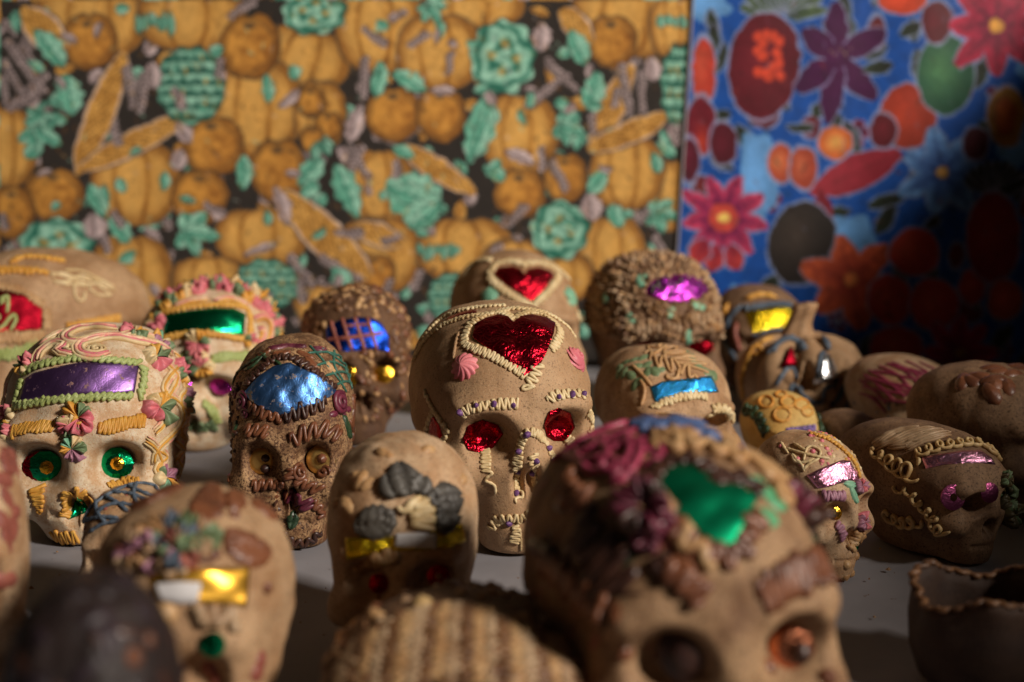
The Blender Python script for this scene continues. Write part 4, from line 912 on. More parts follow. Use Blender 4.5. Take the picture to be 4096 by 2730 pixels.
for pts in (((620, 300), (800, 330), (950, 400), (1100, 440), (1250, 430), (1440, 520)), ((640, 380), (800, 430), (950, 440), (1080, 460)), ((950, 380), (930, 500), (945, 600), (1000, 650), (1050, 600), (1060, 520)), ((1100, 470), (1200, 560), (1300, 580), (1400, 560)),
            ((800, 270), (1000, 270), (1200, 350), (1430, 480)), ((640, 340), (760, 300), (900, 340), (1050, 380), (1250, 390), (1400, 460)), ((700, 420), (850, 400), (1000, 330), (1150, 380)), ((1180, 400), (1300, 500), (1380, 580))):
    b.line('icing_flourish', c(*pts), 0.0015, CREAM, wob=.15)
for pts in (((-40, 250), (150, 245), (400, 260), (600, 300)), ((-40, 290), (200, 280), (420, 300)), ((300, 90), (500, 100), (800, 150)), ((150, 180), (220, 120), (300, 95))):
    b.zig('icing_ridge', c(*pts), 0.002, 0.005, 0.0020, GOLD)
for k in range(4):
    b.zig('icing_ridge', c((840, 960 + k * 22), (1000, 935 + k * 18), (1200, 900 + k * 18), (1500, 850 + k * 18)), 0.0022, 0.005, 0.0019, GOLD)
# ---- blue foil skull
c = crop(800, 1000, 1.12); b = B['blue']
b.foil('foil_patch', c((205, 642), (245, 592), (280, 558), (330, 522), (400, 505), (450, 530), (510, 556), (560, 590), (608, 634)), c((205, 642), (240, 684), (290, 714), (355, 745), (410, 732), (460, 708), (520, 696), (570, 664), (608, 634)), F_BLUE, 60, 30, crinkle=.0009, lift=.0014)
b.zig('icing_border', c((200, 612), (258, 552), (310, 502), (370, 482), (430, 492), (490, 530), (545, 575), (605, 622)), .0022, .0042, .0014, COCOA, jit=.4)
b.zig('icing_border', c((362, 752), (420, 735), (470, 715), (530, 695), (565, 678)), .0048, .0056, .0014, COCOA, slant=.3)
b.zig('icing_border', c((215, 690), (245, 715), (300, 738), (365, 755)), .0028, .0050, .0015, CHOC, jit=.4)
b.zig('icing_brow', c((405, 862), (450, 832), (500, 812), (560, 805), (628, 830)), .0048, .0068, .0014, CHOC, slant=.45)
b.zig('icing_brow', c((200, 812), (250, 808), (310, 822)), .0035, .0055, .0015, CHOC, slant=.4)
for (x, y, r) in ((622, 688, .0078), (192, 678, .0062), (205, 728, .0045), (160, 640, .0045)):
    b.spiral(*c((x, y))[0], r, r * .24, MAUVE, 2.2); b.spiral(*c((x + 8, y - 8))[0], r * .45, r * .2, COCOA, 1.4)
for k in range(4): b.dot(*c((600 + k * 22, 735 - (k % 2) * 20))[0], .0025, MAUVE, 'icing_petal', .8, ax=1.8, rot=k)
b.leaf(*c((642, 735))[0], 30, 100, .0050, FOREST); b.leaf(*c((165, 760))[0], -12, 75, .0035, FOREST); b.leaf(*c((425, 1168))[0], -18, 78, .0042, FOREST)
for pts in (((490, 430), (560, 510), (615, 575), (655, 640)), ((530, 435), (615, 490), (690, 560), (688, 625)), ((480, 465), (580, 462), (665, 500)), ((520, 520), (600, 505), (690, 560)), ((560, 565), (640, 548), (700, 590)), ((600, 610), (650, 590), (695, 610)), ((600, 450), (600, 520), (640, 590))):
    b.line('icing_trellis', c(*pts), .0009, TEAL)
for pts in (((125, 600), (175, 545), (235, 500), (275, 478)), ((270, 460), (300, 490), (340, 500), (370, 525)), ((200, 540), (240, 520), (300, 460))):
    b.line('icing_vine', c(*pts), .0011, FOREST)
for (x, y, dx, dy, m) in ((300, 445, 90, -15, MAUVE), (380, 430, 90, 5, MAUVE), (430, 455, 70, 30, CHOC), (320, 470, 80, -10, CHOC), (470, 480, 50, 50, CHOC), (255, 480, 60, -30, CHOC), (560, 500, 40, 50, TAN), (690, 650, 22, 80, CHOC), (705, 700, 10, 90, CHOC), (672, 760, 20, 90, CHOC), (690, 880, -3, 70, CHOC), (130, 980, 3, 60, CHOC), (115, 640, -5, 80, COCOA), (112, 740, 5, 80, COCOA), (500, 440, 60, 10, MAUVE)):
    b.leaf(*c((x, y))[0], dx, dy, .0030, m, 'icing_petal')
b.line('icing_vine', c((430, 485), (455, 520), (480, 515)), .0009, TAN); b.line('icing_vine', c((540, 530), (545, 570), (550, 610)), .0009, TAN)
b.disc(*c((280, 945))[0], .0090, F_BRASS, h=.05, sides=22, lift=.0045, smooth=True)
b.disc(*c((545, 938))[0], .0094, F_BRASS, h=.05, sides=22, lift=.0045, smooth=True)
x, y = c((297, 930))[0]; f = b.M @ Vector((0, -1, .1))
for (px, py, r) in ((297, 928, .0026), (296, 975, .0030)):
    l, n = b.hit(*c((px, py))[0]); b.dot_at(l + f * .006, f, r, COCOA, 'pupil_or_shaded_eye', .8, ax=1.1)
l, n = b.hit(*c((548, 930))[0]); b.dot_at(l + f * .006, f, .0034, CHOC, 'pupil_or_shaded_eye', 1.0)
b.spiral(*c((558, 1000))[0], .0046, .0014, CHOC, 1.5)
b.spiral(*c((440, 1000))[0], .0062, .0015, CHOC, 1.8)
b.zig('icing_moustache', c((385, 985), (430, 1030), (480, 1055), (545, 1080)), .0038, .0062, .0015, CHOC, slant=.4)
b.zig('icing_moustache', c((230, 1060), (300, 1050), (380, 1055)), .0026, .0050, .0016, CHOC, slant=.4)
b.zig('icing_mouth', c((375, 1100), (430, 1110), (490, 1155)), .0042, .0046, .0016, MAUVE, slant=.3)
b.zig('icing_moustache', c((500, 1135), (540, 1160), (540, 1200)), .0026, .0050, .0015, CHOC)
b.zig('icing_chin', c((330, 1240), (400, 1300), (480, 1310), (540, 1260)), .0026, .0060, .0015, COCOA)
b.crust('icing_crumbs', 70, .0016, [COCOA, CHOC], region=lambda p: p.z > .05 and p.x < B['blue'].loc.x - .028, seed=5)
b.crust('icing_wash', 150, .0026, [COCOA, CHOC, COCOA], region=lambda p: p.z < .042 or (p.x > B['blue'].loc.x + .030 and p.y > .87), seed=6, h=.25, long=1.8)
# ---- window skull
def proj(p):
    q = p - EYE; d = q.y * CP - q.z * SP; v = q.y * SP + q.z * CP; return 2048 + FN * q.x / d, 1365 - FN * v / d
BRICK = icing('brick_icing', lin(158, 92, 78), c2=lin(136, 74, 62))
NUTI = icing('nut_icing', lin(128, 90, 58), c2=lin(96, 64, 40), wet=.1)
b = B['window']
b.foil('foil_window', c((568, 345), (620, 318), (700, 302), (770, 305), (812, 330), (848, 392)), c((572, 432), (640, 456), (700, 454), (760, 444), (800, 452), (846, 458)), F_DBLUE, 30, 12)
for p0, p1 in (((588, 318), (628, 455)), ((638, 306), (680, 455)), ((692, 302), (738, 452)), ((748, 302), (790, 448))):
    b.line('icing_bar', c(p0, ((p0[0] + p1[0]) / 2, (p0[1] + p1[1]) / 2), p1), .0018, BRICK)
b.line('icing_bar', c((566, 405), (690, 392), (820, 374)), .0018, BRICK); b.line('icing_bar', c((640, 345), (700, 338), (770, 335)), .0014, BRICK)
def not_win(p):
    x, y = proj(p); X = (x - 800) * 1.12; Yy = (y - 1000) * 1.12; return not (565 < X < 850 and 300 < Yy < 462)
b.crust('icing_nuts', 620, .0030, [TAN, NUTI, CHOC, NUTI], region=not_win, h=.9, long=1.3, seed=9)
b.disc(*c((820, 565))[0], .0095, F_GOLD, h=.2, sides=9, lift=.004); b.disc(*c((680, 570))[0], .0095, F_GOLD, h=.2, sides=9, lift=.004)
# ---- picot skull
c = crop(2300, 1000, 2.412); b = B['picot']
b.foil('foil_patch', c((680, 390), (760, 290), (900, 245), (1050, 235), (1200, 260), (1275, 350)), c((690, 430), (800, 480), (900, 510), (1050, 515), (1170, 490), (1290, 420)), F_VIOLET, 40, 20, crinkle=.0012)
def in_v(p, m=0):
    x, y = proj(p); X = (x - 2300) * 2.412; Yy = (y - 1000) * 2.412
    return (X - 980) ** 2 / (290 - m) ** 2 + (Yy - 375) ** 2 / (125 - m) ** 2 < 1
def pic(p): return p.z > .075 and not in_v(p, 20)
b.crust('icing_points', 1500, .0018, [SAND, SAND, TAN, NUTI], region=pic, h=2.3, seed=21)
b.crust('icing_points', 75, .0016, [SAGE, VIOLET], region=lambda p: in_v(p, 40), h=2.0, long=1.5, seed=22)
for (x, y, dx, dy) in ((600, 270, 50, 90), (930, 560, -20, 100), (1130, 540, 110, 30), (520, 620, 30, 90), (1290, 240, 60, 60), (1400, 540, 10, 70), (1080, 780, 10, 110), (880, 640, 60, -10), (300, 440, 10, 70), (690, 250, -40, 30)):
    b.zig('icing_dab', c((x, y), (x + dx, y + dy)), .0022, .0036, .0019, MINT)
for k in range(9):
    x = 610 + k * 48; b.line('icing_drip', c((x, 690 + (k % 3) * 12), (x + 6, 770), (x + 4, 820 - (k % 2) * 20)), .0021, SAND)
for k in range(5):
    x = 1130 + k * 48; b.line('icing_drip', c((x, 600), (x + 6, 680), (x + 4, 730 - (k % 2) * 20)), .0021, SAND)
b.disc(*c((700, 930))[0], .014, F_RED, h=.15, sides=11, lift=.004, rx=1.1); b.disc(*c((1210, 900))[0], .012, F_RED, h=.15, sides=11, lift=.004)
# ---- sky blue strip skull
b = B['bluebit']
b.foil('foil_strip', c((728, 1322), (850, 1270), (1000, 1255), (1150, 1238), (1312, 1214)), c((775, 1475), (900, 1425), (1000, 1398), (1150, 1388), (1388, 1375)), F_SKY, 44, 12, crinkle=.0008)
b.zig('icing_border', c((758, 1535), (820, 1492), (950, 1445), (1080, 1412), (1180, 1400), (1275, 1432)), .0028, .0036, .0013, CREAM)
b.zig('icing_lace', c((670, 1000), (800, 985), (950, 1000), (1080, 1060), (1180, 1170)), .0085, .0095, .0012, TAN, slant=.5, spp=16)
b.zig('icing_lace', c((720, 1060), (850, 1080), (1000, 1120), (1150, 1200)), .0070, .0088, .0012, TAN, slant=-.5, spp=16)
b.zig('icing_lace', c((700, 960), (850, 940), (1000, 960)), .0060, .0100, .0012, TAN, slant=.2, spp=16)
for pts in (((550, 1115), (640, 1200), (740, 1315)), ((630, 1255), (672, 1330), (665, 1420), (640, 1510)), ((880, 1200), (900, 1250), (980, 1240), (1000, 1150)), ((1140, 1200), (1190, 1270))):
    b.line('icing_strand', c(*pts), .0014, TAN)
for k, (x, y) in enumerate(((430, 1130), (500, 1080), (565, 1060), (470, 1180), (540, 1210), (600, 1120), (690, 1110), (700, 1170), (760, 1170), (800, 1150), (620, 1270), (580, 1300), (420, 1190), (1050, 980), (1100, 1020), (1140, 1070), (1180, 1110), (1230, 1150), (1290, 1190), (1340, 1215), (650, 1040))):
    b.dot(*c((x, y))[0], .0040, SAGE, 'icing_leaf', .5, ax=1.5, rot=k * .7)
b.zig('icing_brow', c((1330, 1545), (1410, 1525), (1475, 1560)), .0026, .004, .0014, CREAM)
c = crop(2200, 950, 1.2062)
b.zig('icing_brow', c((770, 858), (800, 840), (850, 828), (872, 870), (905, 920)), .0024, .004, .0014, CREAM)
# ---- sugar pumpkin
c = crop(2900, 1150, 2.412); b = B['pumpkin']
b.zig('icing_brow', c((440, 640), (490, 570), (560, 512), (640, 498), (720, 545), (765, 610)), .0026, .0045, .0022, SLATE)
for pts, r in ((((490, 950), (560, 830), (628, 770), (705, 880)), .0021), (((620, 1030), (640, 945), (700, 960), (760, 1040), (850, 1110), (950, 1095)), .0021), (((888, 905), (912, 700), (935, 635), (1000, 700), (1050, 800), (1075, 925)), .0020),
               (((945, 490), (975, 540), (1010, 610)), .0045), (((940, 1085), (950, 1000), (1010, 950), (1070, 970)), .0021), (((1010, 1110), (1080, 1080), (1130, 1000), (1175, 935)), .0026), (((1225, 950), (1190, 1110), (1095, 1235), (1000, 1300)), .0018), (((925, 1265), (985, 1195), (1025, 1215), (1010, 1290), (960, 1310)), .0024)):
    b.line('icing_outline', c(*pts), r, SLATE)
for pts in (((470, 480), (340, 545), (245, 640), (200, 760), (165, 900), (180, 1080)), ((330, 560), (350, 620), (260, 660))):
    b.line('icing_outline', c(*pts), .0020, GOLD, wob=.25)
b.foil('foil_eye', c((612, 585), (645, 685), (680, 778)), c((612, 585), (565, 700), (522, 780)), F_REDM, 10, 8, lift=.006, crinkle=0)
b.foil('foil_eye', c((945, 650), (1005, 780), (1055, 890)), c((945, 650), (902, 810), (882, 938)), F_SILVER, 12, 10, lift=.006, crinkle=0)
b.dot(*c((1025, 1030))[0], .0085, CARAMEL2, 'sugar_nose', .8); b.dot(*c((955, 1175))[0], .0075, CARAMEL2, 'sugar_tooth', .8); b.dot(*c((615, 860))[0], .008, CARAMEL2, 'sugar_cheek', .7, ax=.8)
top = b.loc + Vector((-.004, 0, .070)); Vs = []; Fs = []; st = [(0, 0, .019), (.0, .006, .0135), (.001, .014, .0105), (.003, .020, .0100), (.005, .026, .0102), (.006, .030, .0106), (.006, .032, .0098), (.006, .0325, .001)]
for dx, dz, r in st:
    for k in range(30):
        a = 2 * math.pi * k / 30; g = r * (1 + .10 * math.cos(a * 5)); Vs.append(top + Vector((dx + g * math.cos(a), g * math.sin(a), dz + .15 * dx * math.cos(a))))
for j in range(len(st) - 1):
    for k in range(30): Fs.append((j * 30 + k, j * 30 + (k + 1) % 30, (j + 1) * 30 + (k + 1) % 30, (j + 1) * 30 + k))
mesh_np('sugar_stem', Vs, Fs, CARAMEL2, b.root)
# ---- the figure behind it
b = B['figure']
b.foil('foil_band', c((190, 235), (300, 215), (450, 192), (655, 188)), c((255, 435), (350, 425), (480, 400), (640, 395)), F_YELLOW, 30, 10, crinkle=.0008)
b.zig('icing_border', c((180, 205), (300, 190), (450, 168), (640, 172)), .0022, .005, .0020, SLATE)
b.zig('icing_border', c((260, 465), (380, 445), (500, 420), (620, 415)), .0022, .005, .0020, SLATE)
b.line('icing_outline', c((170, 180), (60, 280), (20, 420), (30, 560), (110, 700)), .0028, SLATE); b.line('icing_outline', c((120, 340), (110, 460), (150, 620)), .003, BRICK)
b.line('icing_outline', c((40, 160), (0, 260), (-20, 400)), .003, GOLD); b.line('icing_outline', c((200, 120), (350, 80), (500, 110)), .003, GOLD)
# ---- little yellow skull
c = crop(2950, 1550, 1.96); b = B['yellow']
ORANGE = icing('orange_icing', lin(206, 138, 52), c2=lin(214, 158, 76))
b.zig('icing_chain', c((62, 178), (130, 190), (170, 240), (205, 300), (230, 375)), .0030, .0062, .0018, FOREST, loop=.8, spp=12)
b.zig('icing_chain', c((612, 205), (645, 290), (655, 370)), .0022, .006, .0017, FOREST, loop=.8, spp=12)
for (x, y, rx, ry) in ((225, 115, 55, 45), (350, 215, 62, 55), (395, 115, 55, 40), (500, 135, 55, 40), (545, 190, 40, 35), (340, 60, 40, 22)):
    b.line('icing_petal', c(*[(x + rx * math.cos(a * .785), y + ry * math.sin(a * .785)) for a in range(8)]), .0011, ORANGE, closed=True)
    b.dot(*c((x, y))[0], .0052, YELLOW, 'icing_petal', .35, ax=1.2)
lb = b.foil('paper_label', c((378, 322), (500, 305), (608, 292)), c((384, 356), (500, 350), (614, 338)), LPAPER, 24, 4, lift=.0022, crinkle=0)
def write(b, txt, x0, y0, x1, y1, h, mat, par, name='lettering'):
    """letters as thin ink strokes, each a poly-line on a 4 x 6 grid"""
    GL = {'T': [((0, 6), (4, 6)), ((2, 6), (2, 0))], 'E': [((4, 6), (0, 6), (0, 0), (4, 0)), ((0, 3), (3, 3))], 'R': [((0, 0), (0, 6), (3, 6), (4, 4.5), (3, 3), (0, 3)), ((2, 3), (4, 0))],
          'S': [((4, 5), (3, 6), (1, 6), (0, 4.5), (4, 1.5), (3, 0), (1, 0), (0, 1))], 'A': [((0, 0), (2, 6), (4, 0)), ((1, 2.2), (3, 2.2))]}
    n = len(txt); V = []; F = []
    for i, ch in enumerate(txt):
        for st in GL[ch]:
            for (ax, ay), (bx, by) in zip(st, st[1:]):
                q = []
                for (gx, gy) in ((ax, ay), (bx, by)):
                    t = (i + gx / 5.5) / n; q.append((x0 + (x1 - x0) * t, y0 + (y1 - y0) * t - (gy / 6 - .5) * h))
                dx, dy = q[1][0] - q[0][0], q[1][1] - q[0][1]; L = math.hypot(dx, dy) + 1e-6; ox, oy = -dy / L * 1.1, dx / L * 1.1; k = len(V)
                for (px, py) in ((q[0][0] + ox, q[0][1] + oy), (q[0][0] - ox, q[0][1] - oy), (q[1][0] - ox, q[1][1] - oy), (q[1][0] + ox, q[1][1] + oy)):
                    l, nn = b.hit(px, py); V.append(l + nn * .0026)
                F.append((k, k + 1, k + 2, k + 3))
    return mesh_np(name, V, F, mat, par)
(xa, ya), (xb, yb) = c((402, 336), (594, 316)); write(b, 'TERESA', xa, ya, xb, yb, 11, INK, lb)
# ---- small pink band skull
b = B['pink']
b.foil('foil_band', c((540, 690), (640, 640), (740, 600), (820, 570), (880, 575)), c((630, 795), (720, 782), (800, 755), (880, 742), (955, 722)), F_PINK, 34, 12, crinkle=.0005)
for pts in (((380, 480), (500, 515), (620, 545), (720, 560)), ((430, 560), (435, 530), (480, 585), (530, 590), (600, 562)), ((520, 575), (545, 480), (600, 470), (650, 505), (640, 545)), ((510, 655), (560, 605), (640, 560)), ((430, 530), (450, 580), (500, 600), (525, 660)), ((340, 430), (370, 480), (400, 520)), ((440, 440), (540, 500))):
    b.line('icing_trellis', c(*pts), .00095, CREAM)
for k, (x, y) in enumerate(((340, 460), (470, 562), (590, 500), (660, 580), (500, 600), (600, 378), (660, 418), (570, 380), (700, 480), (640, 380), (720, 520))):
    b.dot(*c((x, y))[0], .0018, PINK, 'icing_dot', .9)
b.crust('icing_crumbs', 120, .0013, [PINK, TAN, GOLD, CREAM], region=lambda p: p.z > .062 and p.x > B['pink'].loc.x - .004, seed=12, h=.7)
b.zig('icing_border', c((560, 365), (660, 390), (760, 440), (850, 515), (920, 600), (955, 710)), .0010, .0026, .0011, GOLD)
b.zig('icing_brow', c((668, 850), (720, 850), (780, 850), (845, 865)), .0028, .0030, .0012, LILAC)
b.leaf(*c((830, 752))[0], 55, 10, .0028, MINT); b.leaf(*c((880, 770))[0], 30, 75, .0028, MINT)
b.flower(*c((968, 775))[0], .0050, [LILAC, PINK], 5); b.flower(*c((975, 1060))[0], .0062, [LILAC, PINK], 5)
b.disc(*c((785, 985))[0], .0045, F_GOLD, h=.2, sides=8, lift=.001)
b.zig('icing_cheek', c((770, 1070), (810, 1110), (830, 1185)), .0022, .003, .0012, LILAC)
b.zig('icing_nose', c((955, 1130), (920, 1190), (885, 1275)), .0030, .0034, .0016, TAN); b.zig('icing_nose', c((960, 1150), (975, 1210)), .0028, .0034, .0016, TAN)
b.foil('foil_nose', c((955, 1225), (945, 1260), (925, 1285)), c((940, 1215), (920, 1250), (912, 1282)), F_GREEN, 6, 4)
for (x, y) in ((950, 1325), (860, 1395), (905, 1470), (850, 1495)): b.dot(*c((x, y))[0], .0030, TAN, 'icing_dab', .8)
# ---- chain skull
c = crop(3350, 1350, 1.650); b = B['chain']
b.foil('foil_band', c((552, 792), (690, 770), (820, 750), (940, 745), (1012, 800)), c((585, 868), (700, 842), (820, 832), (940, 830), (1042, 842)), F_PINK, 40, 9, crinkle=.0003)
def chain(b, pts, amp, pitch, r, ampf=None, mat=None):
    b.zig('icing_chain', pts, amp, pitch, r, mat or CREAM2, loop=.95, spp=18, ampf=ampf, jit=.08, flat=1.5, lift=.9)
CREAM2 = icing('biscuit_icing', lin(206, 176, 124), c2=lin(190, 156, 104))
chain(b, c((525, 775), (600, 745), (680, 722), (760, 712), (860, 702), (940, 705), (1010, 752), (1062, 800)), .0030, .0064, .0011)
chain(b, c((225, 752), (300, 790), (360, 835), (430, 872), (505, 900)), .0040, .0072, .0012, lambda t: .5 + .9 * t)
chain(b, c((370, 1002), (440, 1010), (500, 1040), (530, 1090), (580, 1135), (630, 1190), (650, 1255), (690, 1290)), .0030, .0066, .0011, lambda t: .5 + .6 * t)
chain(b, c((308, 1150), (380, 1200), (450, 1220), (545, 1212)), .0036, .0076, .0012)
b.line('icing_tail', c((640, 1300), (690, 1298), (745, 1280)), .0014, CREAM2); b.line('icing_tail', c((520, 780), (540, 810), (530, 850)), .0014, CREAM2)
for pts in (((235, 712), (340, 645), (440, 615), (540, 600)), ((250, 735), (350, 690), (450, 640), (560, 610), (640, 608)), ((330, 722), (420, 690), (520, 650), (640, 618), (700, 622)), ((345, 725), (440, 720), (560, 670), (690, 632), (745, 640)), ((450, 742), (540, 700), (640, 660), (745, 645)), ((270, 700), (380, 630), (500, 602)), ((460, 740), (470, 700), (560, 690), (700, 655)), ((560, 640), (620, 632), (700, 640))):
    ribbon(b, c(*pts), .0042, [SAND, SAND, SAND], 'icing_strand', r=.0009)
b.disc(*c((750, 1055))[0], .0078, F_MAUVE, h=.06, sides=18, lift=.0025, hole=.3, toward=.45)
b.disc(*c((1000, 1025))[0], .0062, F_MAUVE, h=.14, sides=14, lift=.001)
OLIVE = icing('olive_icing', lin(96, 84, 52), c2=lin(74, 66, 42))
for (x, y, r) in ((1105, 1010, .0075), (1130, 1090, .0075), (1140, 1170, .0080), (1110, 940, .005)): b.flower(*c((x, y))[0], r, [OLIVE, SAGE, OLIVE], 5, h=.7)
# ---- foreground skull with green foil
c = crop(2000, 1600, 1.3873); b = B['front']
b.foil('foil_patch', c((850, 480), (880, 420), (970, 372), (1080, 368), (1160, 400), (1210, 468), (1330, 478), (1420, 560)), c((850, 480), (900, 560), (970, 620), (1050, 720), (1180, 805), (1290, 835), (1330, 730), (1420, 560)), F_GREENM, 50, 30, crinkle=.0002, lift=.0018)
b.zig('icing_border', c((830, 520), (850, 420), (960, 350), (1100, 350), (1200, 430), (1340, 440), (1450, 530)), .0036, .0065, .0021, COCOA)
b.zig('icing_border', c((860, 540), (950, 660), (1040, 780), (1180, 860), (1310, 860), (1380, 740), (1440, 640)), .0040, .0070, .0021, CHOC)
b.zig('icing_border', c((980, 700), (1080, 830), (1200, 890)), .0030, .0100, .0026, TAN)
for (x, y, r, m) in ((820, 620, .0125, [MAUVE, MAUVE, COCOA]), (870, 660, .008, [MAUVE, TAN]), (1660, 590, .0125, [MAUVE, COCOA, MAUVE]), (740, 560, .007, [MAUVE, COCOA]), (820, 780, .006, [MAUVE, MAUVE])): b.flower(*c((x, y))[0], r, m, 6, h=.6)
SEA = icing('sea_green_icing', lin(92, 170, 122), c2=lin(70, 146, 104))
b.leaf(*c((1400, 420))[0], 60, 90, .006, SEA); b.leaf(*c((1460, 530))[0], 90, 30, .007, SEA); b.leaf(*c((1470, 600))[0], 20, 85, .006, SEA); b.leaf(*c((1810, 690))[0], 35, 100, .0065, FOREST); b.leaf(*c((680, 760))[0], 5, 120, .0075, FOREST); b.leaf(*c((560, 800))[0], -10, 130, .0075, FOREST)
for pts in (((290, 345), (420, 250), (560, 180), (720, 130)), ((400, 330), (560, 255), (780, 235), (1000, 275)), ((470, 300), (620, 215), (760, 180), (900, 190)), ((550, 400), (600, 300), (560, 200)), ((620, 450), (720, 310), (700, 190)), ((610, 470), (680, 450), (760, 350), (800, 250)), ((540, 360), (580, 400), (640, 380), (700, 330)), ((900, 240), (880, 330), (790, 380)), ((350, 300), (470, 340), (600, 330), (720, 400)), ((500, 220), (600, 280), (700, 250), (850, 300)), ((420, 280), (500, 400), (640, 380))):
    b.line('icing_trellis', c(*pts), .0019, MAGENTA)
b.zig('icing_ruffle', c((880, 280), (1050, 250), (1250, 300), (1450, 380), (1640, 480)), .0080, .0090, .0027, TAN)
b.zig('icing_ruffle', c((860, 220), (1050, 190), (1250, 220), (1400, 290)), .006, .0090, .0026, TAN)
b.zig('icing_ruffle', c((1480, 460), (1600, 540), (1720, 600)), .0080, .0090, .0026, TAN)
for pts in (((1270, 160), (1430, 225), (1590, 340), (1740, 470)), ((1350, 285), (1440, 255), (1560, 330), (1560, 400), (1430, 350), (1370, 300)), ((1300, 190), (1380, 220), (1450, 300))):
    b.line('icing_vine', c(*pts), .0024, VIOLET)
b.zig('icing_patch', c((770, 150), (900, 165), (1050, 145), (1230, 130)), .0055, .0050, .0030, BLUEI); b.line('icing_patch', c((840, 115), (890, 140), (970, 95)), .0030, GOLD)
b.zig('icing_brow', c((1430, 1110), (1540, 1030), (1680, 960), (1810, 915)), .0080, .0052, .0017, CHOC, slant=.3, flat=.6)
b.zig('icing_brow', c((890, 930), (1000, 1000), (1100, 1080), (1140, 1120)), 0.0045, .0070, .0022, CHOC, slant=.3)
b.zig('icing_hair', c((430, 690), (500, 800), (600, 950), (700, 1060)), .0105, .0085, .0026, COCOA); b.zig('icing_hair', c((230, 850), (330, 960), (470, 1080), (580, 1180)), .0050, .0085, .0026, CHOC)
b.zig('icing_hair', c((360, 430), (400, 540), (480, 560)), .0060, .0085, .0026, CHOC); b.line('icing_hair', c((190, 800), (300, 860), (310, 930)), .0034, COCOA)
b.disc(*c((1055, 1395))[0], .0130, COCOA, h=.1, sides=20, lift=.001, smooth=True, name='pupil_or_shaded_eye'); b.disc(*c((1640, 1370))[0], .0112, F_COPPER, h=.1, sides=20, lift=.003, smooth=True)  # left eye is copper foil too, its shade painted as a dark disc
f = b.M @ Vector((0, -1, .1)); l, n = b.hit(*c((1640, 1385))[0]); b.dot_at(l + f * .006, f, .0048, COCOA, 'pupil_or_shaded_eye', .8, ax=.9)
l, n = b.hit(*c((1055, 1395))[0]); b.dot_at(l + f * .004, f, .0090, COCOA, 'pupil_or_shaded_eye', .5)
for (x, y) in ((1880, 1180), (1890, 1260), (1500, 1480), (1820, 1540), (700, 1420)): b.dot(*c((x, y))[0], .0040, CHOC, 'icing_dab', .7)
def fr(p):
    x, y = proj(p); X = (x - 2000) * 1.3873; Yy = (y - 1600) * 1.3873; return p.z > .07 and X < 900 + (Yy - 500) * .1 and not (380 < X < 1000 and Yy < 480)
b.crust('icing_lumps', 60, .0040, [COCOA, CHOC, BRICK], region=fr, h=.35, long=2.0, seed=51)
c = crop(2000, 1600, 1.3873)
for (x, y, dx, dy, m) in ((1750, 640, 60, 90, COCOA), (1130, 420, 110, 30, COCOA), (1250, 430, 90, 40, COCOA), (930, 880, 110, 90, CHOC), (1010, 980, 90, 90, CHOC), (860, 860, 60, 90, COCOA)): b.leaf(*c((x, y))[0], dx, dy, .006, m, 'icing_dab', th=.002)
# ---- grey flower skull
c = crop(1100, 1700, 1.5225); b = B['grey']
for (x, y, dx, dy, wd) in ((810, 440, -40, -135, .0095), (740, 450, -40, -100, .008), (860, 430, 30, -80, .008), (740, 560, -165, 50, .0100), (720, 620, -150, -10, .008), (960, 470, 110, -20, .0100), (960, 560, 100, -10, .0100), (930, 400, 60, 60, .007), (980, 600, 60, 10, .007)):
    b.leaf(*c((x, y))[0], dx, dy, wd, GREY, 'icing_petal', th=.0028)
b.zig('icing_stamen', c((880, 450), (900, 540), (895, 640)), .0050, .0046, .0020, CREAM); b.line('icing_stamen', c((740, 500), (790, 530), (840, 470), (890, 440)), .0024, CREAM)
b.foil('foil_band', c((430, 690), (600, 680), (720, 682), (900, 662), (1000, 640), (1140, 600)), c((440, 825), (600, 790), (720, 768), (900, 768), (1050, 752), (1160, 705)), F_YELLOW, 50, 12, crinkle=.0005)
b.foil('paper_label', c((735, 662), (860, 655), (988, 660)), c((720, 748), (850, 755), (985, 757)), PAPER, 20, 6, lift=.0026, crinkle=0)
b.disc(*c((635, 950))[0], .0050, F_RED, h=.3, sides=9, lift=.009); b.disc(*c((997, 905))[0], .0056, F_RED, h=.15, sides=16, lift=.009, hole=.3)
b.zig('icing_brow', c((480, 890), (560, 850), (640, 815), (740, 800)), .0026, .0050, .0022, TAN)
b.zig('icing_tear', c((625, 1045), (628, 1100), (630, 1150)), .001, .004, .0018, TAN)
for (x, y, r) in ((520, 335, .004), (560, 360, .0035), (490, 310, .003), (930, 148, .0035), (650, 165, .0035), (690, 180, .0025), (365, 480, .003), (430, 490, .004), (1150, 330, .003), (895, 1085, .004)): b.dot(*c((x, y))[0], r, TAN, 'icing_dab', .8, ax=1.6, rot=x)
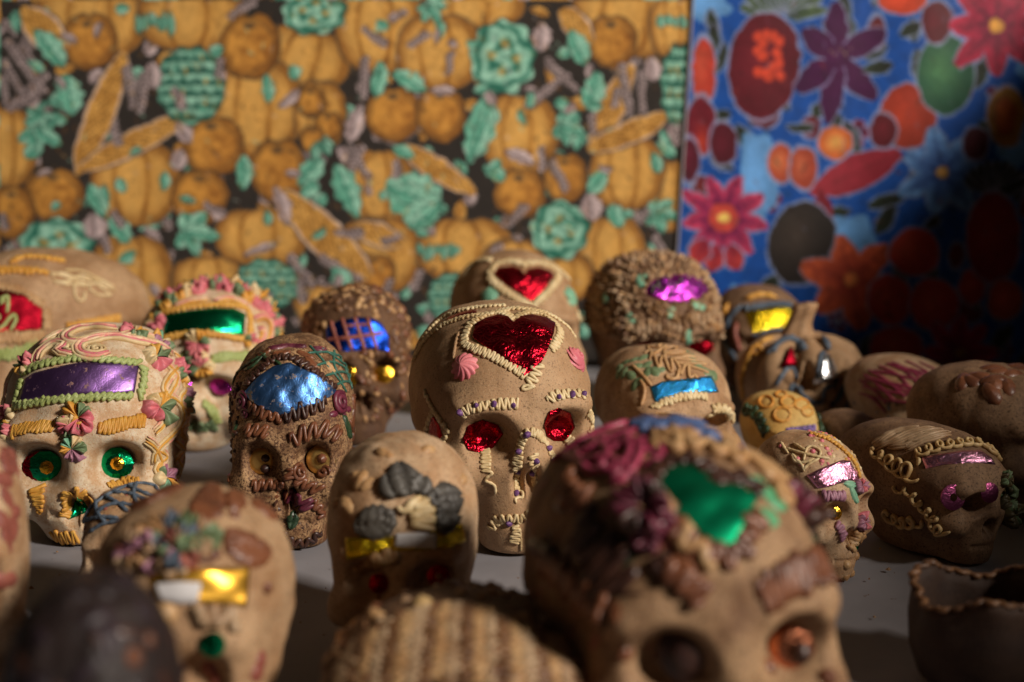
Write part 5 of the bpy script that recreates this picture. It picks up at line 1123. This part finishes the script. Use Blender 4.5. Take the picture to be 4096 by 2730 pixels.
# ---- gold band skull
c = crop(0, 1800, 1.686); b = B['goldband']
b.foil('foil_band', c((1000, 850), (1200, 812), (1400, 795), (1685, 790)), c((1070, 1010), (1300, 1035), (1500, 1045), (1665, 1065)), F_GOLDM, 44, 12, crinkle=.0001)
b.foil('paper_label', c((1040, 900), (1200, 888), (1365, 888)), c((1085, 1020), (1200, 1038), (1330, 1032)), PAPER, 20, 6, lift=.0026, crinkle=0)
for (x, y, dx, dy, wd) in ((1500, 640, 190, 30, .0095), (1500, 560, 130, 70, .008), (1440, 240, -40, 160, .0075), (1380, 300, -30, 130, .006), (1700, 340, 80, 60, .0065), (1760, 380, 60, 60, .006), (1600, 290, -20, 60, .006), (1000, 350, 120, -70, .0060), (850, 400, 120, -40, .006), (1520, 360, 60, 30, .005), (1440, 410, 20, 30, .004), (1560, 420, 20, 30, .004), (1380, 620, 10, 90, .007), (900, 520, 90, 60, .006), (1780, 900, 20, 40, .003)):
    b.leaf(*c((x, y))[0], dx, dy, wd, CHOC, 'icing_leaf', th=.0016)
for (x, y, r, m) in ((1130, 590, .010, [SAGE, SLATE, TAN]), (1220, 680, .010, [SAGE, SLATE, BRICK]), (1310, 600, .010, [SAND, SAGE]), (960, 660, .009, [LILAC, TAN, SAND]), (880, 700, .008, [LILAC, SAND, BRICK]), (1060, 740, .007, [SAND, LILAC])): b.flower(*c((x, y))[0], r, m, 6, h=.5)
b.zig('icing_border', c((1080, 830), (1180, 800), (1260, 800)), .002, .005, .002, SAND)
b.dot(*c((1110, 1110))[0], .0055, TAN, 'icing_dab', .8); b.zig('icing_brow', c((1300, 1110), (1450, 1130), (1600, 1150)), .0040, .0060, .0024, SAND)
b.disc(*c((1440, 1310))[0], .0052, F_GREEN, h=.2, sides=10, lift=.002)
for (x, y) in ((1420, 1470), (1460, 1540), (1760, 1430), (1740, 1500)): b.dot(*c((x, y))[0], .0055, BRICK, 'icing_dab', .6)
# ---- domed skull in the foreground
c = crop(1100, 1700, 1.5225); b = B['nodules']
for k in range(19):
    x = 480 + k * 70; y0 = 1090 + abs(k - 9) ** 2 * 3
    b.zig('icing_ridge', c((x, y0), (x - 20 + (k - 9) * 4, y0 + 130), (x - 30 + (k - 9) * 9, y0 + 330), (x - 40 + (k - 9) * 12, y0 + 480)), .0024, .0040, .0013, (SAND, NUTI, TAN)[k % 3], jit=.6)
b.crust('icing_lumps', 520, .0030, [TAN, SAND, NUTI, CHOC], h=1.0, long=1.4, seed=31)
b.dot(*c((895, 1085))[0], .0050, CREAM2, 'icing_dab', .9)
# ---- dark skull, edge skull, little trellis skull
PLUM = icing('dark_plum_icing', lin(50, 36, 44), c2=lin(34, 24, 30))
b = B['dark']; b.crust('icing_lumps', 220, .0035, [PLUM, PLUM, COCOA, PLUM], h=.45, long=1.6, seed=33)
c = crop(0, 1800, 1.686)
for (x, y, r) in ((905, 1400, .0036), (1010, 1280, .0026)): b.dot(*c((x, y))[0], r, CHOC, 'icing_dab', .8)
b = B['edge']
for k, (x, y) in enumerate(((40, 60), (110, 110), (60, 330), (110, 420), (80, 520), (60, 610), (40, 880), (100, 540), (20, 480), (30, 200))): b.dot(*c((x, y))[0], .0045, BRICK, 'icing_dab', .4, ax=1.6, rot=k)
for k in range(3): b.leaf(*c((10, 40 + k * 40))[0], 50, -8, .005, BRICK)
b = B['mini']
for pts in (((560, 500), (620, 390), (740, 300), (900, 235), (1020, 240), (1110, 285)), ((640, 440), (720, 380), (830, 365), (960, 405)), ((700, 310), (800, 365), (860, 420)), ((850, 240), (960, 290), (1080, 330)), ((570, 480), (680, 455), (800, 460)), ((740, 290), (880, 300), (1000, 350)), ((600, 560), (700, 500), (860, 470)), ((650, 340), (660, 420), (720, 500)), ((920, 230), (900, 300), (940, 400))):
    b.line('icing_trellis', c(*pts), .0012, SLATE)
b.crust('icing_crumbs', 60, .0018, [TAN, BRICK], region=lambda p: p.z > .04, seed=41, h=.6)
# ---- skulls in the shade at the right
c = crop(3000, 1300, 1.0967); b = B['lattice']
for pts in (((480, 240), (560, 300), (600, 350)), ((520, 200), (600, 245), (680, 320)), ((565, 180), (660, 230), (740, 335)), ((620, 165), (720, 215), (790, 310)), ((680, 160), (770, 205), (830, 270)), ((860, 250), (740, 205), (600, 175)), ((840, 275), (700, 235), (540, 200)), ((800, 300), (660, 265), (500, 230)), ((760, 325), (640, 300), (490, 270)), ((700, 340), (600, 330), (480, 300)), ((500, 300), (560, 340), (600, 390)), ((740, 165), (810, 200), (870, 240)), ((500, 215), (570, 270), (640, 340)), ((600, 170), (700, 220), (770, 320)), ((880, 270), (760, 225), (640, 180)), ((780, 330), (680, 290), (560, 245), (490, 250))):
    b.line('icing_trellis', c(*pts), .0012, MAGENTA)
b.disc(*c((742, 415))[0], .0085, F_RED, h=.2, sides=12, lift=.002)
b.zig('icing_brow', c((700, 350), (760, 355), (800, 340)), .002, .005, .0018, SLATE)
b.crust('icing_crumbs', 50, .0022, [SLATE, PLUM], region=lambda p: p.z < .045, seed=43, h=.5)
b = B['plain']
for k, (x, y) in enumerate(((960, 240), (1000, 225), (1060, 240), (1075, 262), (1130, 268), (1060, 298), (1100, 205), (1150, 212), (1060, 190), (1180, 185), (1215, 180), (930, 245))): b.dot(*c((x, y))[0], .0058, CHOC, 'icing_dab', .7, ax=1.7, rot=k * .5 - .3)
# ------------------------------------------------------------------ dark crimped cup in the right foreground
p = at_y(2262 * 4096 / 2353, 1440 * 4096 / 2353, 0.66)
cup = thing('sugar_cup', 'dark brown dough cup with pale crimped rim, in the bottom right corner', 'cup', Vector((p.x, .66, 0)))
V = []; F = []; seg = 72
prof = [(0.020, 0.0, 0), (0.027, 0.006, 0), (0.031, 0.022, 0.2), (0.0315, 0.040, 0.6), (0.030, 0.052, 1), (0.031, 0.0585, 1), (0.0285, 0.0590, 1), (0.0265, 0.052, 1), (0.027, 0.035, .5), (0.024, 0.010, 0), (0.001, 0.007, 0)]
for (r, z, wv) in prof:
    for k in range(seg):
        a = 2 * math.pi * k / seg; rr = r * (1 + 0.045 * wv * math.sin(a * 7 + 1) + .03 * math.sin(a * 2)); V.append((cup.location.x + rr * 1.15 * math.cos(a), .66 + rr * 1.15 * math.sin(a), z * .80 + 0.0050 * wv * math.sin(a * 3 + .5) + .0007 * wv * math.sin(a * 9)))
for j in range(len(prof) - 1):
    for k in range(seg):
        a = j * seg + k; q = j * seg + (k + 1) % seg; F.append((a, q, q + seg, a + seg))
mesh_np('cup_body', V, F, sugar('cup_dough', lin(70, 48, 34), lin(50, 32, 24), sss=0), cup)
class _C: pass
V2 = []; P = []
for k in range(161):
    a = 2 * math.pi * k / 160; rr = .0300 * (1 + 0.045 * math.sin(a * 7 + 1) + .03 * math.sin(a * 2)) + .0012 * math.sin(a * 30); P.append(Vector((cup.location.x + rr * 1.13 * math.cos(a), .66 + rr * 1.13 * math.sin(a), .0592 * .80 + 0.0050 * math.sin(a * 3 + .5) + .0007 * math.sin(a * 9))))
h = B['front']; o = h.tube('icing_rim', P, [Vector((0, 0, 1))] * 161, .0017, NUTI, lift=.2, parent=cup, rv=.3)
